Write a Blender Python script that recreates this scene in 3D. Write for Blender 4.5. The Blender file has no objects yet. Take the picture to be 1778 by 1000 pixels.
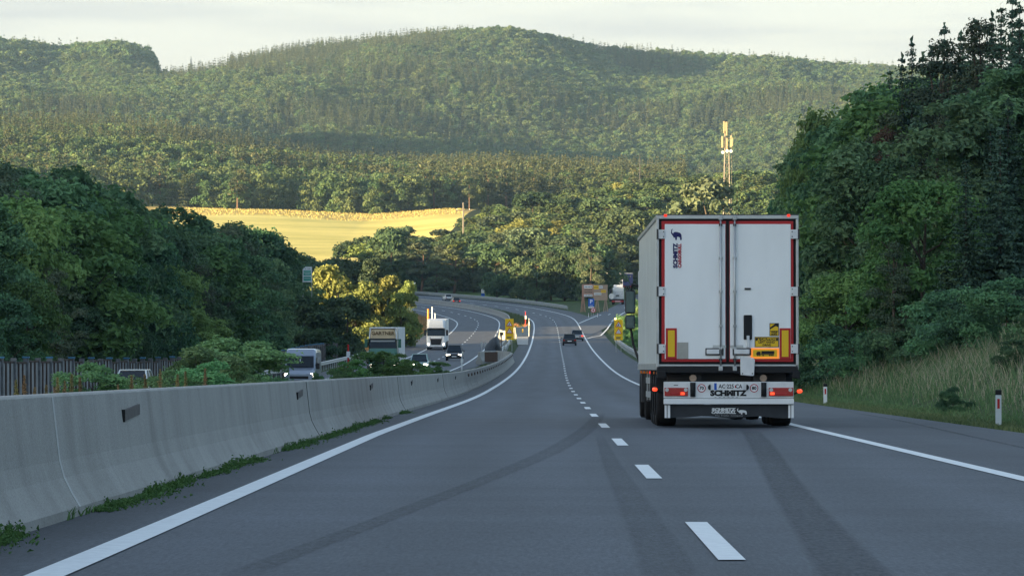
import bpy, bmesh, math, random
import numpy as np
from mathutils import Vector, Matrix
R = math.radians
scene = bpy.context.scene
COL = scene.collection
F = 7300.0 / 1778.0            # focal length in picture widths
CZ = 1.12                      # eye height above the road
# ------------------------------------------------------------ camera
cd = bpy.data.cameras.new('camera'); cam = bpy.data.objects.new('camera', cd); COL.objects.link(cam)
cd.sensor_width = 36; cd.lens = 36 * F; cd.clip_end = 20000; cd.clip_start = 0.5
cam.location = (0, 0, CZ); cam.rotation_euler = (R(90) - math.atan(70 / 7300.0), 0, 0)
scene.camera = cam
# ------------------------------------------------------------ light
SUN_EL, SUN_AZ = R(6.2), R(60)       # sun low, behind the camera and to the left
sdir = Vector((-math.sin(SUN_AZ) * math.cos(SUN_EL), -math.cos(SUN_AZ) * math.cos(SUN_EL), math.sin(SUN_EL)))
sl = bpy.data.lights.new('sun', 'SUN'); so = bpy.data.objects.new('sun', sl); COL.objects.link(so)
sl.energy = 5.0; sl.angle = R(0.53); sl.color = (1.0, 0.73, 0.38)
so.rotation_euler = (-sdir).to_track_quat('-Z', 'Y').to_euler()
so.location = (-60, -60, 80)
w = bpy.data.worlds.new('World'); scene.world = w; w.use_nodes = True
nt = w.node_tree; nt.nodes.clear()
N = nt.nodes.new; L = nt.links.new
out = N('ShaderNodeOutputWorld'); bg = N('ShaderNodeBackground'); sky = N('ShaderNodeTexSky')
sky.sky_type = 'NISHITA'; sky.sun_disc = False; sky.sun_elevation = SUN_EL; sky.sun_rotation = math.pi + SUN_AZ
sky.altitude = 500; sky.air_density = 1.0; sky.dust_density = 1.0; sky.ozone_density = 1.5
SKY_STRENGTH = 0.12
bg.inputs['Strength'].default_value = SKY_STRENGTH
tc = N('ShaderNodeTexCoord'); mp = N('ShaderNodeMapping'); mp.inputs['Scale'].default_value = (7, 7, 75)
nz = N('ShaderNodeTexNoise'); nz.inputs['Scale'].default_value = 1.0; nz.inputs['Detail'].default_value = 6; nz.inputs['Roughness'].default_value = .55
rp = N('ShaderNodeValToRGB'); rp.color_ramp.elements[0].position = .45; rp.color_ramp.elements[1].position = .66
rp.color_ramp.elements[0].color = (0, 0, 0, 1); rp.color_ramp.elements[1].color = (.7, .7, .7, 1)
veil = N('ShaderNodeMixRGB'); veil.inputs[2].default_value = (1.33, 1.26, 1.30, 1)
mx = N('ShaderNodeMixRGB'); mx.inputs[2].default_value = (1.0, 1.03, 1.10, 1)
L(tc.outputs['Generated'], mp.inputs[0]); L(mp.outputs[0], nz.inputs['Vector']); L(nz.outputs[0], rp.inputs[0])
L(sky.outputs[0], veil.inputs[1]); L(veil.outputs[0], mx.inputs[1]); L(rp.outputs[0], mx.inputs[0])
sx = N('ShaderNodeSeparateXYZ'); vr = N('ShaderNodeMapRange'); vr.interpolation_type = 'SMOOTHSTEP'
vr.inputs[1].default_value = .03; vr.inputs[2].default_value = .35; vr.inputs[3].default_value = .8; vr.inputs[4].default_value = .1
L(tc.outputs['Generated'], sx.inputs[0]); L(sx.outputs[2], vr.inputs[0]); L(vr.outputs[0], veil.inputs[0])
L(mx.outputs[0], bg.inputs[0]); L(bg.outputs[0], out.inputs[0])
scene.view_settings.view_transform = 'Standard'; scene.view_settings.look = 'None'
scene.view_settings.exposure = 2.32; scene.view_settings.gamma = 1
scene.render.engine = 'CYCLES'
cy = scene.cycles
cy.use_denoising = True; cy.max_bounces = 5; cy.diffuse_bounces = 2; cy.glossy_bounces = 2
cy.transmission_bounces = 3; cy.transparent_max_bounces = 6; cy.volume_bounces = 0; cy.caustics_reflective = False; cy.caustics_refractive = False

# ------------------------------------------------------------ helpers
def lerp_tab(tab, v):
    xs = [t[0] for t in tab]; ys = [t[1] for t in tab]
    return np.interp(v, xs, ys)
def ss(a, b, v):
    t = np.clip((v - a) / (b - a), 0, 1); return t * t * (3 - 2 * t)
def PX(x, d): return (x - 889.0) * d / 7300.0
def PZ(y, d): return CZ - (y - 430.0) * d / 7300.0

def mat(name, col, rough=.8, metal=0, var=0.0, scale=5, spec=.3, emit=None, bump=0, col2=None, coat=0, bscale=None, detail=4, stretch=None, alpha=None):
    m = bpy.data.materials.new(name); m.use_nodes = True
    t = m.node_tree; b = t.nodes['Principled BSDF']
    b.inputs['Roughness'].default_value = rough; b.inputs['Metallic'].default_value = metal
    b.inputs['Specular IOR Level'].default_value = spec
    if coat: b.inputs['Coat Weight'].default_value = coat; b.inputs['Coat Roughness'].default_value = .08
    c = tuple(col) + (1,)
    b.inputs['Base Color'].default_value = c
    cc = t.nodes.new('ShaderNodeTexCoord')
    src = cc.outputs['Object']
    if stretch:
        mpn = t.nodes.new('ShaderNodeMapping'); mpn.inputs['Scale'].default_value = stretch
        t.links.new(src, mpn.inputs[0]); src = mpn.outputs[0]
    if var or col2:
        n = t.nodes.new('ShaderNodeTexNoise'); n.inputs['Scale'].default_value = scale; n.inputs['Detail'].default_value = detail; n.inputs['Roughness'].default_value = .6
        t.links.new(src, n.inputs['Vector'])
        r = t.nodes.new('ShaderNodeValToRGB'); r.color_ramp.elements[0].position = .3; r.color_ramp.elements[1].position = .7
        if col2: a, d = tuple(col), tuple(col2)
        else: a, d = tuple(x * (1 - var) for x in col), tuple(min(1, x * (1 + var)) for x in col)
        r.color_ramp.elements[0].color = a + (1,); r.color_ramp.elements[1].color = d + (1,)
        t.links.new(n.outputs[0], r.inputs[0]); t.links.new(r.outputs[0], b.inputs['Base Color'])
    if bump:
        n2 = t.nodes.new('ShaderNodeTexNoise'); n2.inputs['Scale'].default_value = bscale or scale * 3; n2.inputs['Detail'].default_value = 4
        t.links.new(src, n2.inputs['Vector'])
        bn = t.nodes.new('ShaderNodeBump'); bn.inputs['Strength'].default_value = bump; bn.inputs['Distance'].default_value = .05
        t.links.new(n2.outputs[0], bn.inputs['Height']); t.links.new(bn.outputs[0], b.inputs['Normal'])
    if emit:
        b.inputs['Emission Color'].default_value = tuple(emit[:3]) + (1,); b.inputs['Emission Strength'].default_value = emit[3]
    return m

def leafmat(name, dark, light, trans=.24, rnd=.35, gloss=.02):
    m = bpy.data.materials.new(name); m.use_nodes = True
    t = m.node_tree; t.nodes.clear(); n = t.nodes.new; l = t.links.new
    o = n('ShaderNodeOutputMaterial'); a = n('ShaderNodeAttribute'); a.attribute_name = 'tone'
    oi = n('ShaderNodeObjectInfo')
    mx = n('ShaderNodeMixRGB'); mx.inputs[1].default_value = tuple(dark) + (1,); mx.inputs[2].default_value = tuple(light) + (1,)
    l(a.outputs['Fac'], mx.inputs[0])
    hs = n('ShaderNodeHueSaturation')
    mr = n('ShaderNodeMapRange'); mr.inputs[3].default_value = 1 - rnd; mr.inputs[4].default_value = 1 + rnd
    l(oi.outputs['Random'], mr.inputs[0]); l(mr.outputs[0], hs.inputs['Value'])
    mh = n('ShaderNodeMath'); mh.operation = 'MULTIPLY'; mh.inputs[1].default_value = 7.31
    fr = n('ShaderNodeMath'); fr.operation = 'FRACT'; mr2 = n('ShaderNodeMapRange'); mr2.inputs[3].default_value = .47; mr2.inputs[4].default_value = .53
    l(oi.outputs['Random'], mh.inputs[0]); l(mh.outputs[0], fr.inputs[0]); l(fr.outputs[0], mr2.inputs[0]); l(mr2.outputs[0], hs.inputs['Hue'])
    l(mx.outputs[0], hs.inputs['Color'])
    df = n('ShaderNodeBsdfDiffuse'); tr = n('ShaderNodeBsdfTranslucent'); ms = n('ShaderNodeMixShader'); ms.inputs[0].default_value = trans
    l(hs.outputs[0], df.inputs[0]); l(hs.outputs[0], tr.inputs[0]); l(df.outputs[0], ms.inputs[1]); l(tr.outputs[0], ms.inputs[2])
    gs = n('ShaderNodeBsdfGlossy'); gs.inputs['Roughness'].default_value = .75; gs.inputs['Color'].default_value = (.8, .9, 1, 1); m2 = n('ShaderNodeMixShader'); m2.inputs[0].default_value = gloss
    l(ms.outputs[0], m2.inputs[1]); l(gs.outputs[0], m2.inputs[2]); l(m2.outputs[0], o.inputs[0])
    return m

def tag(o, label=None, cat=None, group=None, kind=None):
    if label: o['label'] = label
    if cat: o['category'] = cat
    if group: o['group'] = group
    if kind: o['kind'] = kind
    return o
def empty(name, loc=(0, 0, 0), rot=(0, 0, 0), label=None, cat=None, group=None):
    o = bpy.data.objects.new(name, None); COL.objects.link(o); o.location = loc; o.rotation_euler = rot
    o.empty_display_size = .3
    return tag(o, label, cat, group)
def mesh_obj(name, v, f, m=None, parent=None, smooth=False, mats=None, mi=None, link=True, tone=None):
    me = bpy.data.meshes.new(name); me.from_pydata([tuple(p) for p in v] if not isinstance(v, np.ndarray) else v.tolist(), [], f if isinstance(f, list) else f.tolist())
    if m: me.materials.append(m)
    if mats:
        for q in mats: me.materials.append(q)
    if mi is not None: me.polygons.foreach_set('material_index', np.asarray(mi, dtype=np.int32))
    if smooth: me.polygons.foreach_set('use_smooth', [True] * len(me.polygons))
    if tone is not None:
        at = me.attributes.new('tone', 'FLOAT', 'POINT'); at.data.foreach_set('value', np.asarray(tone, dtype=np.float32))
    me.update()
    o = bpy.data.objects.new(name, me)
    if link: COL.objects.link(o)
    if parent: o.parent = parent
    return o

class MB:
    """collects shapes into one mesh"""
    def __init__(s): s.v = []; s.f = []; s.m = []; s.sm = False
    def add(s, v, f, mi=0):
        b = len(s.v); s.v += [tuple(p) for p in v]; s.f += [tuple(i + b for i in q) for q in f]; s.m += [mi] * len(f); return s
    def box(s, x0, x1, y0, y1, z0, z1, mi=0, M=None):
        v = [(x0, y0, z0), (x1, y0, z0), (x1, y1, z0), (x0, y1, z0), (x0, y0, z1), (x1, y0, z1), (x1, y1, z1), (x0, y1, z1)]
        if M: v = [tuple(M @ Vector(p)) for p in v]
        return s.add(v, [(0, 3, 2, 1), (4, 5, 6, 7), (0, 1, 5, 4), (1, 2, 6, 5), (2, 3, 7, 6), (3, 0, 4, 7)], mi)
    def cyl(s, a, b, r0, r1=None, n=12, mi=0, cap=True):
        a = Vector(a); b = Vector(b); r1 = r0 if r1 is None else r1
        d = (b - a).normalized(); t = d.orthogonal().normalized(); u = d.cross(t)
        v = [a + (t * math.cos(2 * math.pi * i / n) + u * math.sin(2 * math.pi * i / n)) * r0 for i in range(n)] + \
            [b + (t * math.cos(2 * math.pi * i / n) + u * math.sin(2 * math.pi * i / n)) * r1 for i in range(n)]
        f = [(i, (i + 1) % n, n + (i + 1) % n, n + i) for i in range(n)]
        if cap: f += [tuple(range(n - 1, -1, -1)), tuple(range(n, 2 * n))]
        return s.add(v, f, mi)
    def prism(s, pts, axis, a, b, mi=0):
        """polygon pts in the plane across axis (0=x:(y,z) 1=y:(x,z) 2=z:(x,y)) from a to b"""
        n = len(pts)
        def P(p, t):
            return (t, p[0], p[1]) if axis == 0 else ((p[0], t, p[1]) if axis == 1 else (p[0], p[1], t))
        v = [P(p, a) for p in pts] + [P(p, b) for p in pts]
        return s.add(v, [(i, (i + 1) % n, n + (i + 1) % n, n + i) for i in range(n)] + [tuple(range(n - 1, -1, -1)), tuple(range(n, 2 * n))], mi)
    def loft(s, rings, mi=0, cap=True, closed=True):
        n = len(rings[0]); v = [p for r in rings for p in r]; f = []
        for k in range(len(rings) - 1):
            for i in range(n if closed else n - 1):
                j = (i + 1) % n; f.append((k * n + i, k * n + j, (k + 1) * n + j, (k + 1) * n + i))
        if cap: f += [tuple(range(n - 1, -1, -1)), tuple((len(rings) - 1) * n + i for i in range(n))]
        return s.add(v, f, mi)
    def tube(s, pts, rad, n=7, mi=0):
        pts = [Vector(p) for p in pts]; rings = []
        for k, p in enumerate(pts):
            d = (pts[min(k + 1, len(pts) - 1)] - pts[max(k - 1, 0)]).normalized(); t = d.orthogonal().normalized(); u = d.cross(t)
            r = rad[k] if isinstance(rad, (list, tuple)) else rad
            rings.append([tuple(p + (t * math.cos(2 * math.pi * i / n) + u * math.sin(2 * math.pi * i / n)) * r) for i in range(n)])
        return s.loft(rings, mi)
    def build(s, name, m, parent=None, bevel=0, smooth=False, normals=True):
        ms = m if isinstance(m, (list, tuple)) else [m]
        me = bpy.data.meshes.new(name); me.from_pydata(s.v, [], s.f)
        for q in ms: me.materials.append(q)
        if len(ms) > 1: me.polygons.foreach_set('material_index', s.m)
        bm = bmesh.new(); bm.from_mesh(me)
        if normals: bmesh.ops.recalc_face_normals(bm, faces=bm.faces)
        bm.to_mesh(me); bm.free()
        if smooth:
            me.polygons.foreach_set('use_smooth', [True] * len(me.polygons))
        o = bpy.data.objects.new(name, me); COL.objects.link(o)
        if parent: o.parent = parent
        if bevel:
            bv = o.modifiers.new('bevel', 'BEVEL'); bv.width = bevel; bv.segments = 2; bv.limit_method = 'ANGLE'; bv.angle_limit = R(40)
        return o

def text_mesh(name, s, size, m, parent, M, bold=0.0, extrude=.002, align='CENTER', sx=1.0, spacing=1.0):
    c = bpy.data.curves.new(name, 'FONT'); c.body = s; c.size = size; c.extrude = extrude; c.offset = bold
    c.align_x = align; c.align_y = 'CENTER'; c.space_character = spacing; c.resolution_u = 2
    t = bpy.data.objects.new(name, c); COL.objects.link(t)
    me = bpy.data.meshes.new_from_object(t.evaluated_get(bpy.context.evaluated_depsgraph_get()))
    COL.objects.unlink(t); bpy.data.objects.remove(t); bpy.data.curves.remove(c)
    me.transform(M @ Matrix.Diagonal((sx, 1, 1, 1)))
    me.materials.clear(); me.materials.append(m); me.name = name
    o = bpy.data.objects.new(name, me); COL.objects.link(o); o.parent = parent
    return o
def wallM(x, y, z, rotz=0, roll=0):
    """text plane facing -y (towards the camera), at x,y,z"""
    return Matrix.Translation((x, y, z)) @ Matrix.Rotation(rotz, 4, 'Z') @ Matrix.Rotation(R(90), 4, 'X') @ Matrix.Rotation(roll, 4, 'Z')
def copy_tree(o, parent=None):
    c = o.copy(); COL.objects.link(c); c.parent = parent
    for ch in o.children: copy_tree(ch, c)
    return c

# value noise for terrain
_rng = np.random.RandomState(7); _tab = _rng.rand(256, 256)
def vnoise(x, y):
    x = np.asarray(x, float); y = np.asarray(y, float)
    xi = np.floor(x).astype(int); yi = np.floor(y).astype(int); fx = x - xi; fy = y - yi
    fx = fx * fx * (3 - 2 * fx); fy = fy * fy * (3 - 2 * fy)
    g = lambda a, b: _tab[a % 256, b % 256]
    return (g(xi, yi) * (1 - fx) * (1 - fy) + g(xi + 1, yi) * fx * (1 - fy) + g(xi, yi + 1) * (1 - fx) * fy + g(xi + 1, yi + 1) * fx * fy) * 2 - 1

# ------------------------------------------------------------ road alignment (metres; Y ahead, X right)
XC = [(-100, .2), (0, 1.07), (27, 1.30), (45, 1.46), (63, 1.62), (81, 1.775), (99, 1.93), (135, 2.28), (171, 2.6), (207, 2.9), (261, 3.42), (315, 4.0), (387, 4.77),
      (459, 5.48), (513, 5.98), (585, 6.65), (621, 6.95), (657, 7.25), (711, 7.64), (747, 7.77), (765, 7.76), (783, 7.64), (801, 7.32), (819, 6.67), (837, 5.73), (855, 4.48), (873, 2.9)]
for _y in range(891, 1700, 18):
    t = min(_y, 1300) - 873; XC.append((_y, 2.9 - .0877 * t - .0005 * t * t))
_ZY = [(-400, 9.0), (-100, 2.856), (0, 0), (99, -2.83)] 
for _d, _p in [(135, 699.7), (171, 686), (189, 680), (207, 674.6), (243, 665.1), (279, 656.3), (315, 648.2), (351, 640), (387, 632), (423, 624.4), (459, 617.5), (495, 610.7), (531, 604), (567, 597.3), (603, 590.4), (639, 583.3), (675, 576.5), (711, 569.4), (747, 562), (783, 555.4), (819, 549.6), (855, 543.6)]:
    _ZY.append((_d, PZ(_p, _d)))
_ZY += [(900, -11.95), (1000, -11.5), (1100, -10.9), (1300, -9.5), (1700, -6)]
# smooth both tables
_gy = np.arange(-400, 1701, 3.0)
def _smooth(tab, k):
    v = lerp_tab(tab, _gy); ker = np.hanning(k); ker /= ker.sum()
    p = np.concatenate([2 * v[0] - v[k:0:-1], v, 2 * v[-1] - v[-2:-k - 2:-1]]); return np.convolve(p, ker, 'same')[k:-k]
_xc = _smooth(XC, 15); _zc = _smooth(_ZY, 25)
def xc(Y): return np.interp(Y, _gy, _xc)
def zr(Y): return np.interp(Y, _gy, _zc)
def co(Y): return lerp_tab([(-100, -27), (60, -25), (150, -21.8), (208, -19.3), (270, -16.6), (340, -14.6), (420, -14), (500, -13.9), (2000, -13.9)], Y)
def sup(Y): return .055 * ss(660, 830, Y)
def lo(Y): return lerp_tab([(0, -3.72), (27, -3.78), (70, -3.98), (150, -3.87), (1600, -3.87)], Y)
def ro(Y): return lerp_tab([(0, 3.68), (85, 3.74), (250, 3.85), (1600, 3.87)], Y)
DROP = .6
def bankR(u, Y):
    f = lerp_tab([(8.2, 0), (10.0, .05), (12, .7), (14, 1.5), (18, 3.2), (24, 6), (32, 9.5), (45, 14), (80, 24), (200, 40), (900, 60)], u)
    return f * (1 - .93 * ss(360, 520, Y))
def corridor(u, Y):
    """height of the formed ground at lateral offset u from the lane line"""
    u = np.asarray(u, float); c = co(Y); s = sup(Y); z0 = zr(Y)
    right = z0 + s * np.clip(u, -5.6, 9) + bankR(u, Y) - .12 * ss(7.1, 8.2, u)
    onc = z0 - DROP + s * np.clip(u - c, -8, 6)
    t = ss(0, 1, (u - (c + 5.8)) / np.maximum(.5, (-5.6) - (c + 5.8)))
    z = onc * (1 - t) + right * t
    med = ss(0, .35, t) * (1 - ss(.65, 1, t))
    z = z + .25 * med * vnoise(u * .3, Y * .08)
    lf = np.clip(c - 8.5 - u, 0, 400)
    z = z - np.minimum(lf, 6) * .12 * (1 - ss(600, 700, Y)) + .6 * ss(5, 40, lf) * vnoise(u * .03, Y * .03) * 2
    return z
ROWS = [
 (1100, [(-3000, -11.5), (5000, -11.5)]),
 (1250, [(-3000, -6), (300, -9.5), (780, -9.0), (880, -4), (1150, -.5), (1700, 4), (5000, 20)]),
 (1450, [(-3000, 5), (300, .3), (700, 0), (800, 4), (1000, 10), (1250, 16.5), (1500, 20), (5000, 40)]),
 (1800, [(-3000, 40), (0, 20), (300, 17.9), (500, 16.8), (640, 15.2), (780, 17.6), (1000, 16), (1300, 16), (5000, 50)]),
 (2300, [(-3000, 90), (0, 54), (280, 47), (420, 41), (560, 35), (700, 32), (880, 31), (1130, 28), (5000, 60)]),
 (2700, [(-3000, 110), (0, 72), (280, 63), (420, 53), (560, 45), (700, 42), (880, 41), (1130, 36), (5000, 50)]),
 (3050, [(-3000, 80), (0, 56), (500, 30), (1130, 18), (5000, 30)]),
 (3500, [(-3000, 140), (0, 96), (300, 94), (700, 82), (900, 68), (1100, 62), (1400, 66), (5000, 60)]),
 (4100, [(-3000, 240), (0, 152), (270, 138), (400, 146), (700, 160), (900, 160), (1100, 148), (1400, 144), (5000, 120)]),
 (4800, [(-3000, 280), (-400, 205), (0, 207), (100, 202), (130, 207), (200, 212), (262, 202), (272, 191), (330, 197), (420, 204), (500, 214), (560, 219), (640, 223), (720, 227), (800, 231), (880, 233), (960, 226), (1040, 217), (1140, 212), (1240, 206), (1340, 205), (1420, 199), (1530, 194), (1800, 190), (5000, 150)]),
 (5700, [(-3000, 200), (0, 150), (5000, 90)]),
 (9000, [(-3000, 100), (5000, 40)])]
def far(X, Y):
    X = np.asarray(X, float); Y = np.asarray(Y, float)
    ds = [r[0] for r in ROWS]; Yc = np.clip(Y, ds[0], ds[-1]); z = np.zeros_like(X)
    px = 889 + X * 7300 / np.maximum(Yc, 1)
    hs = np.array([lerp_tab(r[1], px) for r in ROWS])
    for i in range(len(ds) - 1):
        t = np.clip((Yc - ds[i]) / (ds[i + 1] - ds[i]), 0, 1); m = (Yc >= ds[i]) & (Yc <= ds[i + 1])
        tt = t * t * (3 - 2 * t) * .5 + t * .5
        z = np.where(m, hs[i] * (1 - tt) + hs[i + 1] * tt, z)
    a = ss(3100, 3700, Y) * (1 - .75 * ss(4450, 4780, Y))
    z = z + 160 * np.exp(-((X + 1164) ** 2 + (Y - 2847) ** 2) / (2 * 230. ** 2))  # unseen hill added off to the left to shade the main hill's foot
    z = z + a * (20 * vnoise(X / 190 + 3 + Y / 900, Y / 420) + 6 * vnoise(X / 70, Y / 120 + 9)) + ss(1850, 2100, Y) * (1 - a) * 3 * vnoise(X / 80, Y / 90) * (1 - ss(4000, 4400, Y))
    return z
def ht(X, Y):
    X = np.asarray(X, float); Y = np.asarray(Y, float)
    n = corridor(X - xc(Y), Y); f = far(X, Y); t = ss(1030, 1180, Y) 
    u = X - xc(Y); keep = (1 - ss(20, 45, np.abs(u + 4))) * (1 - ss(1180, 1300, Y))
    t = t * (1 - keep)
    return n * (1 - t) + f * t
def H(X, Y): return float(ht(np.array([X]), np.array([Y]))[0])
def surf(u, Y):
    """top of the asphalt"""
    c = co(Y); return np.where(np.asarray(u) > c + 5.9, zr(Y) + sup(Y) * np.clip(u, -5.6, 9), zr(Y) - DROP + sup(Y) * np.clip(u - c, -8, 6))
def pose(u, Y, oncoming=False):
    e = 4.0; x = float(xc(Y) + u); z = float(surf(u, Y))
    hd = float(xc(Y + e) + (co(Y + e) - co(Y) if u < -9 else 0) - xc(Y - e)) / (2 * e)
    sl = float(surf(u, Y + e) - surf(u, Y - e)) / (2 * e)
    rz = -math.atan(hd) + (math.pi if oncoming else 0)
    return (x, Y, z + .012), (math.atan(sl) * (-1 if oncoming else 1), 0, rz)
# ------------------------------------------------------------ ground
def asphalt(name, lane, base=(.069, .078, .093), dark=.7):
    m = bpy.data.materials.new(name); m.use_nodes = True; t = m.node_tree; b = t.nodes['Principled BSDF']; n = t.nodes.new; l = t.links.new
    b.inputs['Roughness'].default_value = .72; b.inputs['Specular IOR Level'].default_value = .35
    uv = n('ShaderNodeUVMap'); sp = n('ShaderNodeSeparateXYZ'); l(uv.outputs[0], sp.inputs[0])
    # wheel tracks: lighter polished bands as a function of the lateral offset
    rp = n('ShaderNodeValToRGB'); cr = rp.color_ramp
    mr = n('ShaderNodeMapRange'); mr.inputs[1].default_value = -6; mr.inputs[2].default_value = 8
    l(sp.outputs[0], mr.inputs[0]); l(mr.outputs[0], rp.inputs[0])
    cr.interpolation = 'EASE'
    pts = lane
    cr.elements[0].position = (pts[0][0] + 6) / 14; cr.elements[0].color = (pts[0][1],) * 3 + (1,)
    cr.elements[1].position = (pts[-1][0] + 6) / 14; cr.elements[1].color = (pts[-1][1],) * 3 + (1,)
    for p, v in pts[1:-1]:
        e = cr.elements.new((p + 6) / 14); e.color = (v,) * 3 + (1,)
    tc = n('ShaderNodeTexCoord')
    mp = n('ShaderNodeMapping'); mp.inputs['Scale'].default_value = (.9, .045, 1); l(uv.outputs[0], mp.inputs[0])
    n1 = n('ShaderNodeTexNoise'); n1.inputs['Scale'].default_value = 1; n1.inputs['Detail'].default_value = 5; l(mp.outputs[0], n1.inputs['Vector'])
    n2 = n('ShaderNodeTexNoise'); n2.inputs['Scale'].default_value = 30; n2.inputs['Detail'].default_value = 5; n2.inputs['Roughness'].default_value = .75; l(tc.outputs['Object'], n2.inputs['Vector'])
    mp3 = n('ShaderNodeMapping'); mp3.inputs['Scale'].default_value = (.15, .5, 1); l(uv.outputs[0], mp3.inputs[0])
    n3 = n('ShaderNodeTexNoise'); n3.inputs['Scale'].default_value = 1; n3.inputs['Detail'].default_value = 3; l(mp3.outputs[0], n3.inputs['Vector'])
    def mrng(src, a, c):
        q = n('ShaderNodeMapRange'); q.inputs[1].default_value = .25; q.inputs[2].default_value = .75; q.inputs[3].default_value = a; q.inputs[4].default_value = c; l(src, q.inputs[0]); return q.outputs[0]
    def mul(x, y):
        q = n('ShaderNodeMath'); q.operation = 'MULTIPLY'; l(x, q.inputs[0]); l(y, q.inputs[1]); return q.outputs[0]
    mp5 = n('ShaderNodeMapping'); mp5.inputs['Scale'].default_value = (42, 2.6, 1); l(uv.outputs[0], mp5.inputs[0])
    n5 = n('ShaderNodeTexNoise'); n5.inputs['Scale'].default_value = 1; n5.inputs['Detail'].default_value = 4; n5.inputs['Roughness'].default_value = .8; l(mp5.outputs[0], n5.inputs['Vector'])
    k = mul(mrng(n5.outputs[0], .62, 1.38), mul(mul(rp.outputs[0], mrng(n1.outputs[0], .82, 1.18)), mul(mrng(n2.outputs[0], .25, 1.75), mrng(n3.outputs[0], .86, 1.14))))
    vm = n('ShaderNodeVectorMath'); vm.operation = 'SCALE'; vm.inputs[0].default_value = base; l(k, vm.inputs['Scale']); l(vm.outputs[0], b.inputs['Base Color'])
    bn = n('ShaderNodeBump'); bn.inputs['Strength'].default_value = .6; bn.inputs['Distance'].default_value = .01; l(n2.outputs[0], bn.inputs['Height']); l(bn.outputs[0], b.inputs['Normal'])
    return m
M = {}
M['asphalt'] = asphalt('asphalt', [(-5.5, .62), (-4.3, .68), (-3.9, .95), (-3.0, 1.12), (-1.9, .9), (-.9, 1.12), (-.3, .98), (0, .85), (.5, 1.0), (1.0, 1.15), (1.9, .88), (2.9, 1.12), (3.6, .92), (4.2, .85), (5.5, .8), (7.5, .78)])
M['asphalt2'] = asphalt('asphalt_oncoming', [(-5.5, .9), (0, 1.05), (7.5, .95)])
M['grass'] = mat('grass_ground', (.03, .055, .018), .95, col2=(.075, .10, .035), scale=.35, detail=6, bump=.4, bscale=3, spec=.1)
M['floor'] = mat('forest_floor', (.02, .032, .014), .95, col2=(.04, .05, .02), scale=.1, spec=.05)
M['paint'] = mat('road_paint', (.78, .80, .80), .6, col2=(.62, .64, .64), scale=9, detail=6, spec=.3)
def field_mat():
    m = mat('crop_field', (.50, .44, .12), .95, col2=(.80, .66, .21), scale=.035, detail=9, spec=.05, stretch=(.6, 1.3, 1))
    return m
M['field'] = field_mat()
M['dry'] = mat('dry_grass_strip', (.42, .30, .09), .95, col2=(.66, .48, .16), scale=.12, spec=.05)
M['lane_grass'] = mat('mown_grass', (.05, .085, .028), .95, col2=(.09, .13, .045), scale=.2, spec=.05, detail=6)

Yr = np.concatenate([np.arange(-500, -60, 40), np.arange(-60, 900, 6), np.arange(900, 1300, 9), np.arange(1300, 2000, 14), np.arange(2000, 5000, 30), np.arange(5000, 6300, 100), [7000, 8000, 9500]])
uc = np.concatenate([-np.geomspace(5200, 420, 16), np.arange(-400, -60, 12), np.arange(-60, -28, 4), np.arange(-28, 20, 1.0), np.arange(20, 60, 3), np.arange(60, 400, 12), np.geomspace(412, 5200, 16)])
UU, YY = np.meshgrid(uc, Yr); XX = UU * np.where(YY > 1300, 1 + (YY - 1300) / 3500, 1) + xc(YY)
ZZ = ht(XX, YY)
UR = XX - xc(YY)
under = ((UR > -5.8) & (UR < 7.6)) | (np.abs(UR - co(YY)) < 8.4)
ZZ = ZZ - np.where(under & (YY < 1350), .10, 0)
nc = len(uc); nr = len(Yr)
V = np.stack([XX.ravel(), YY.ravel(), ZZ.ravel()], 1)
ii, jj = np.meshgrid(np.arange(nr - 1), np.arange(nc - 1), indexing='ij'); a = (ii * nc + jj).ravel()
Fq = np.stack([a, a + 1, a + nc + 1, a + nc], 1)
cx = XX[:-1, :-1].ravel(); cyy = YY[:-1, :-1].ravel(); cpx = 889 + cx * 7300 / np.maximum(cyy, 10)
mi = np.zeros(len(a), int)
mi[(cyy > 1040)] = 2
fld = (cyy > 1180) & (cyy < 1850) & (cpx > 100) & (cpx < 700 + (cyy - 1180) * .12) & (cpx < 830)
mi[fld] = 1
mi[(cyy >= 1715 + 25 * vnoise(cx / 35, cx * 0 + 2)) & (cyy < 1850) & (cpx > 100) & (cpx < 800)] = 3
mi[(cyy > 500) & (cyy < 1180) & (cx - xc(cyy) < -24)] = 3
mi[(cyy > 930) & (cyy < 1120) & (cx - xc(cyy) > 8)] = 4
ground = mesh_obj('ground', V, Fq, mats=[M['grass'], M['field'], M['floor'], M['dry'], M['lane_grass']], mi=mi, smooth=True)
tag(ground, 'grass verges, meadow and wooded ground around the motorway', 'ground', kind='structure')

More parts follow.
